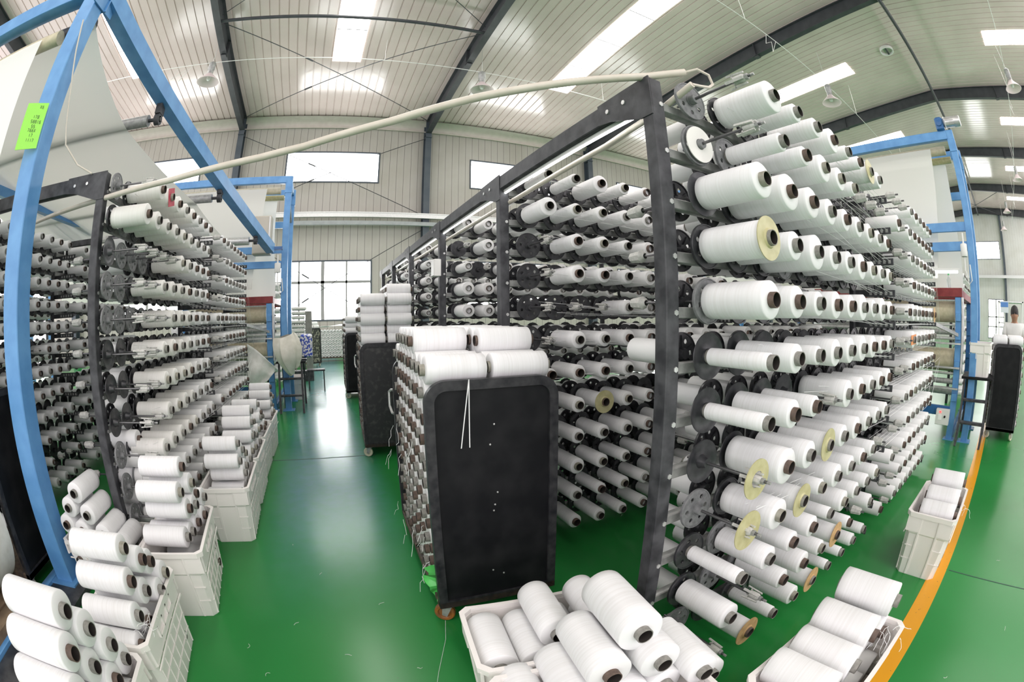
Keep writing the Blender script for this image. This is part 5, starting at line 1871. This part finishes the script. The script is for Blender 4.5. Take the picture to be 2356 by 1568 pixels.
# ---- the person working behind the trolley
PX, PY = 8.55, -0.40
per = thing('person', 'person in a white shirt bending arms forward behind the trolley on the line', 'person', (PX, PY, 0), PI)


def skin(name, verts, edges, rads, mtl, parent, root=0, lv=2):
    me = bpy.data.meshes.new(name)
    me.from_pydata(verts, edges, [])
    me.materials.append(mtl)
    o = bpy.data.objects.new(name, me)
    C.objects.link(o)
    o.parent = parent
    sk = o.modifiers.new('skin', 'SKIN')
    sk.use_smooth_shade = True
    for i, r in enumerate(rads):
        v = me.skin_vertices[0].data[i]
        v.radius = r if isinstance(r, tuple) else (r, r)
        v.use_root = i == root
    ss = o.modifiers.new('sub', 'SUBSURF')
    ss.levels = lv
    ss.render_levels = lv
    return o


# local +x is where the person faces (towards the camera)
bv = [(0, 0, 0.96), (0.0, 0, 1.15), (0.02, 0, 1.40), (0.03, 0, 1.50), (0.05, 0, 1.56), (0.075, 0, 1.63), (0.07, 0, 1.71),
      (0.0, 0.18, 1.46), (0.05, 0.25, 1.22), (0.25, 0.17, 1.27), (0.34, 0.11, 1.30),
      (0.0, -0.18, 1.46), (0.05, -0.25, 1.22), (0.25, -0.17, 1.25), (0.34, -0.11, 1.28),
      (0, 0.10, 0.90), (0.02, 0.11, 0.50), (0.0, 0.11, 0.09), (0.15, 0.12, 0.05),
      (0, -0.10, 0.90), (0.02, -0.11, 0.50), (0.0, -0.11, 0.09), (0.15, -0.12, 0.05)]
be = [(0, 1), (1, 2), (2, 3), (3, 4), (4, 5), (5, 6), (2, 7), (7, 8), (8, 9), (9, 10), (2, 11), (11, 12), (12, 13), (13, 14), (0, 15), (15, 16), (16, 17), (17, 18), (0, 19), (19, 20), (20, 21), (21, 22)]
brd = [(0.11, 0.15), (0.10, 0.14), (0.11, 0.15), (0.07, 0.08), (0.06, 0.062), (0.098, 0.085), (0.088, 0.08), 0.055, 0.042, 0.034, 0.028, 0.055, 0.042, 0.034, 0.028, 0.085, 0.06, 0.045, 0.035, 0.085, 0.06, 0.045, 0.035]
# fingers on both hands
for s, hi in ((1, 10), (-1, 14)):
    hx, hy, hz = bv[hi]
    for k in range(5):
        i0 = len(bv)
        off = (k - 1.5) * 0.017 if k < 4 else -0.03
        ln = (0.06, 0.07, 0.065, 0.05)[k] if k < 4 else 0.045
        bv.append((hx + (0.04 if k < 4 else 0.015), hy + off, hz - 0.005))
        bv.append((hx + 0.04 + ln * 0.6, hy + off * 1.1, hz - 0.02))
        bv.append((hx + 0.04 + ln * 0.8, hy + off * 1.1, hz - 0.045))
        be += [(hi, i0), (i0, i0 + 1), (i0 + 1, i0 + 2)]
        brd += [0.012, 0.009, 0.008]
body = skin('body', bv, be, brd, SKIN_M, per)
sv = [(0, 0, 0.93), (0.0, 0, 1.15), (0.015, 0, 1.39), (0.025, 0, 1.50), (0.0, 0.18, 1.455), (0.035, 0.235, 1.28), (0.0, -0.18, 1.455), (0.035, -0.235, 1.28)]
skin('shirt', sv, [(0, 1), (1, 2), (2, 3), (2, 4), (4, 5), (2, 6), (6, 7)], [(0.135, 0.175), (0.125, 0.165), (0.135, 0.18), (0.085, 0.10), 0.085, 0.078, 0.085, 0.078], SHIRT, per)
tv_ = [(0, 0, 0.95), (0, 0.10, 0.86), (0.02, 0.11, 0.5), (0.0, 0.11, 0.12), (0, -0.10, 0.86), (0.02, -0.11, 0.5), (0.0, -0.11, 0.12)]
skin('trousers', tv_, [(0, 1), (1, 2), (2, 3), (0, 4), (4, 5), (5, 6)], [(0.125, 0.165), 0.105, 0.08, 0.075, 0.105, 0.08, 0.075], PANTS, per)
hv = MB().lathe([(0.115, 0.0), (0.11, 0.03), (0.085, 0.068), (0.04, 0.088), (0.0, 0.092), (-0.05, 0.088), (-0.05, 0.0)], 20, 0, Matrix.Translation((0.055, 0, 1.685)) @ Matrix.Rotation(math.radians(-90 - 14), 4, 'Y') @ Matrix.Diagonal((1, 1, 0.98, 1)))
ob('hair', hv, [HAIR], per)
fc = MB()
fc.add([(0.152, 0.014, 1.635), (0.152, -0.014, 1.635), (0.190, 0, 1.628), (0.154, 0, 1.675)], [(0, 2, 3), (2, 1, 3), (0, 1, 2)])
ob('nose', fc, [SKIN_M], per)
for s in (-1, 1):
    ey_ = MB()
    ey_.lathe([(-0.01, 0), (-0.006, 0.009), (0.004, 0.01), (0.010, 0)], 10, 0, Matrix.Translation((0.150, s * 0.034, 1.668)))
    ey_.beam((0.154, s * 0.018, 1.69), (0.146, s * 0.05, 1.69), 0.012, 0.006)
    ob('eye', ey_, [HAIR], per)
ey_ = MB()
ey_.beam((0.158, -0.022, 1.602), (0.158, 0.022, 1.602), 0.012, 0.006)
ob('mouth', ey_, [mottled('lips', (0.3, 0.1, 0.08), (0.34, 0.12, 0.1), 9, 0.5)], per)
for s in (-1, 1):
    ob('ear', MB().lathe([(-0.008, 0.0), (-0.006, 0.02), (0.006, 0.026), (0.008, 0.0)], 12, 0, Matrix.Translation((0.06, s * 0.085, 1.645)) @ Matrix.Rotation(PI / 2, 4, 'Z')), [SKIN_M], per)
for s in (-1, 1):
    ob('shoe', MB().bbox((-0.08, s * 0.115 - 0.05, 0.0), (0.20, s * 0.115 + 0.05, 0.09), 0.025), [HAIR], per)

# ================================================================ gathered far bobbins
me = bpy.data.meshes.new('yarn_bobbins')
me.from_pydata(np.concatenate(STUFF_V).tolist(), [], STUFF_F)
for q in (YARNP, CORE_G, CORE_IN, CORE_B):
    me.materials.append(q)
me.polygons.foreach_set('material_index', STUFF_M)
me.polygons.foreach_set('use_smooth', [True] * len(STUFF_F))
me.set_sharp_from_angle(angle=math.radians(45))
o = bpy.data.objects.new('yarn_bobbins', me)
C.objects.link(o)
tag(o, 'mass of smaller white yarn bobbins filling the racks and trolleys farther back', 'bobbins', None, 'stuff')
print('own bobbins', NB[0], 'gathered', len(STUFF_V) // 3)
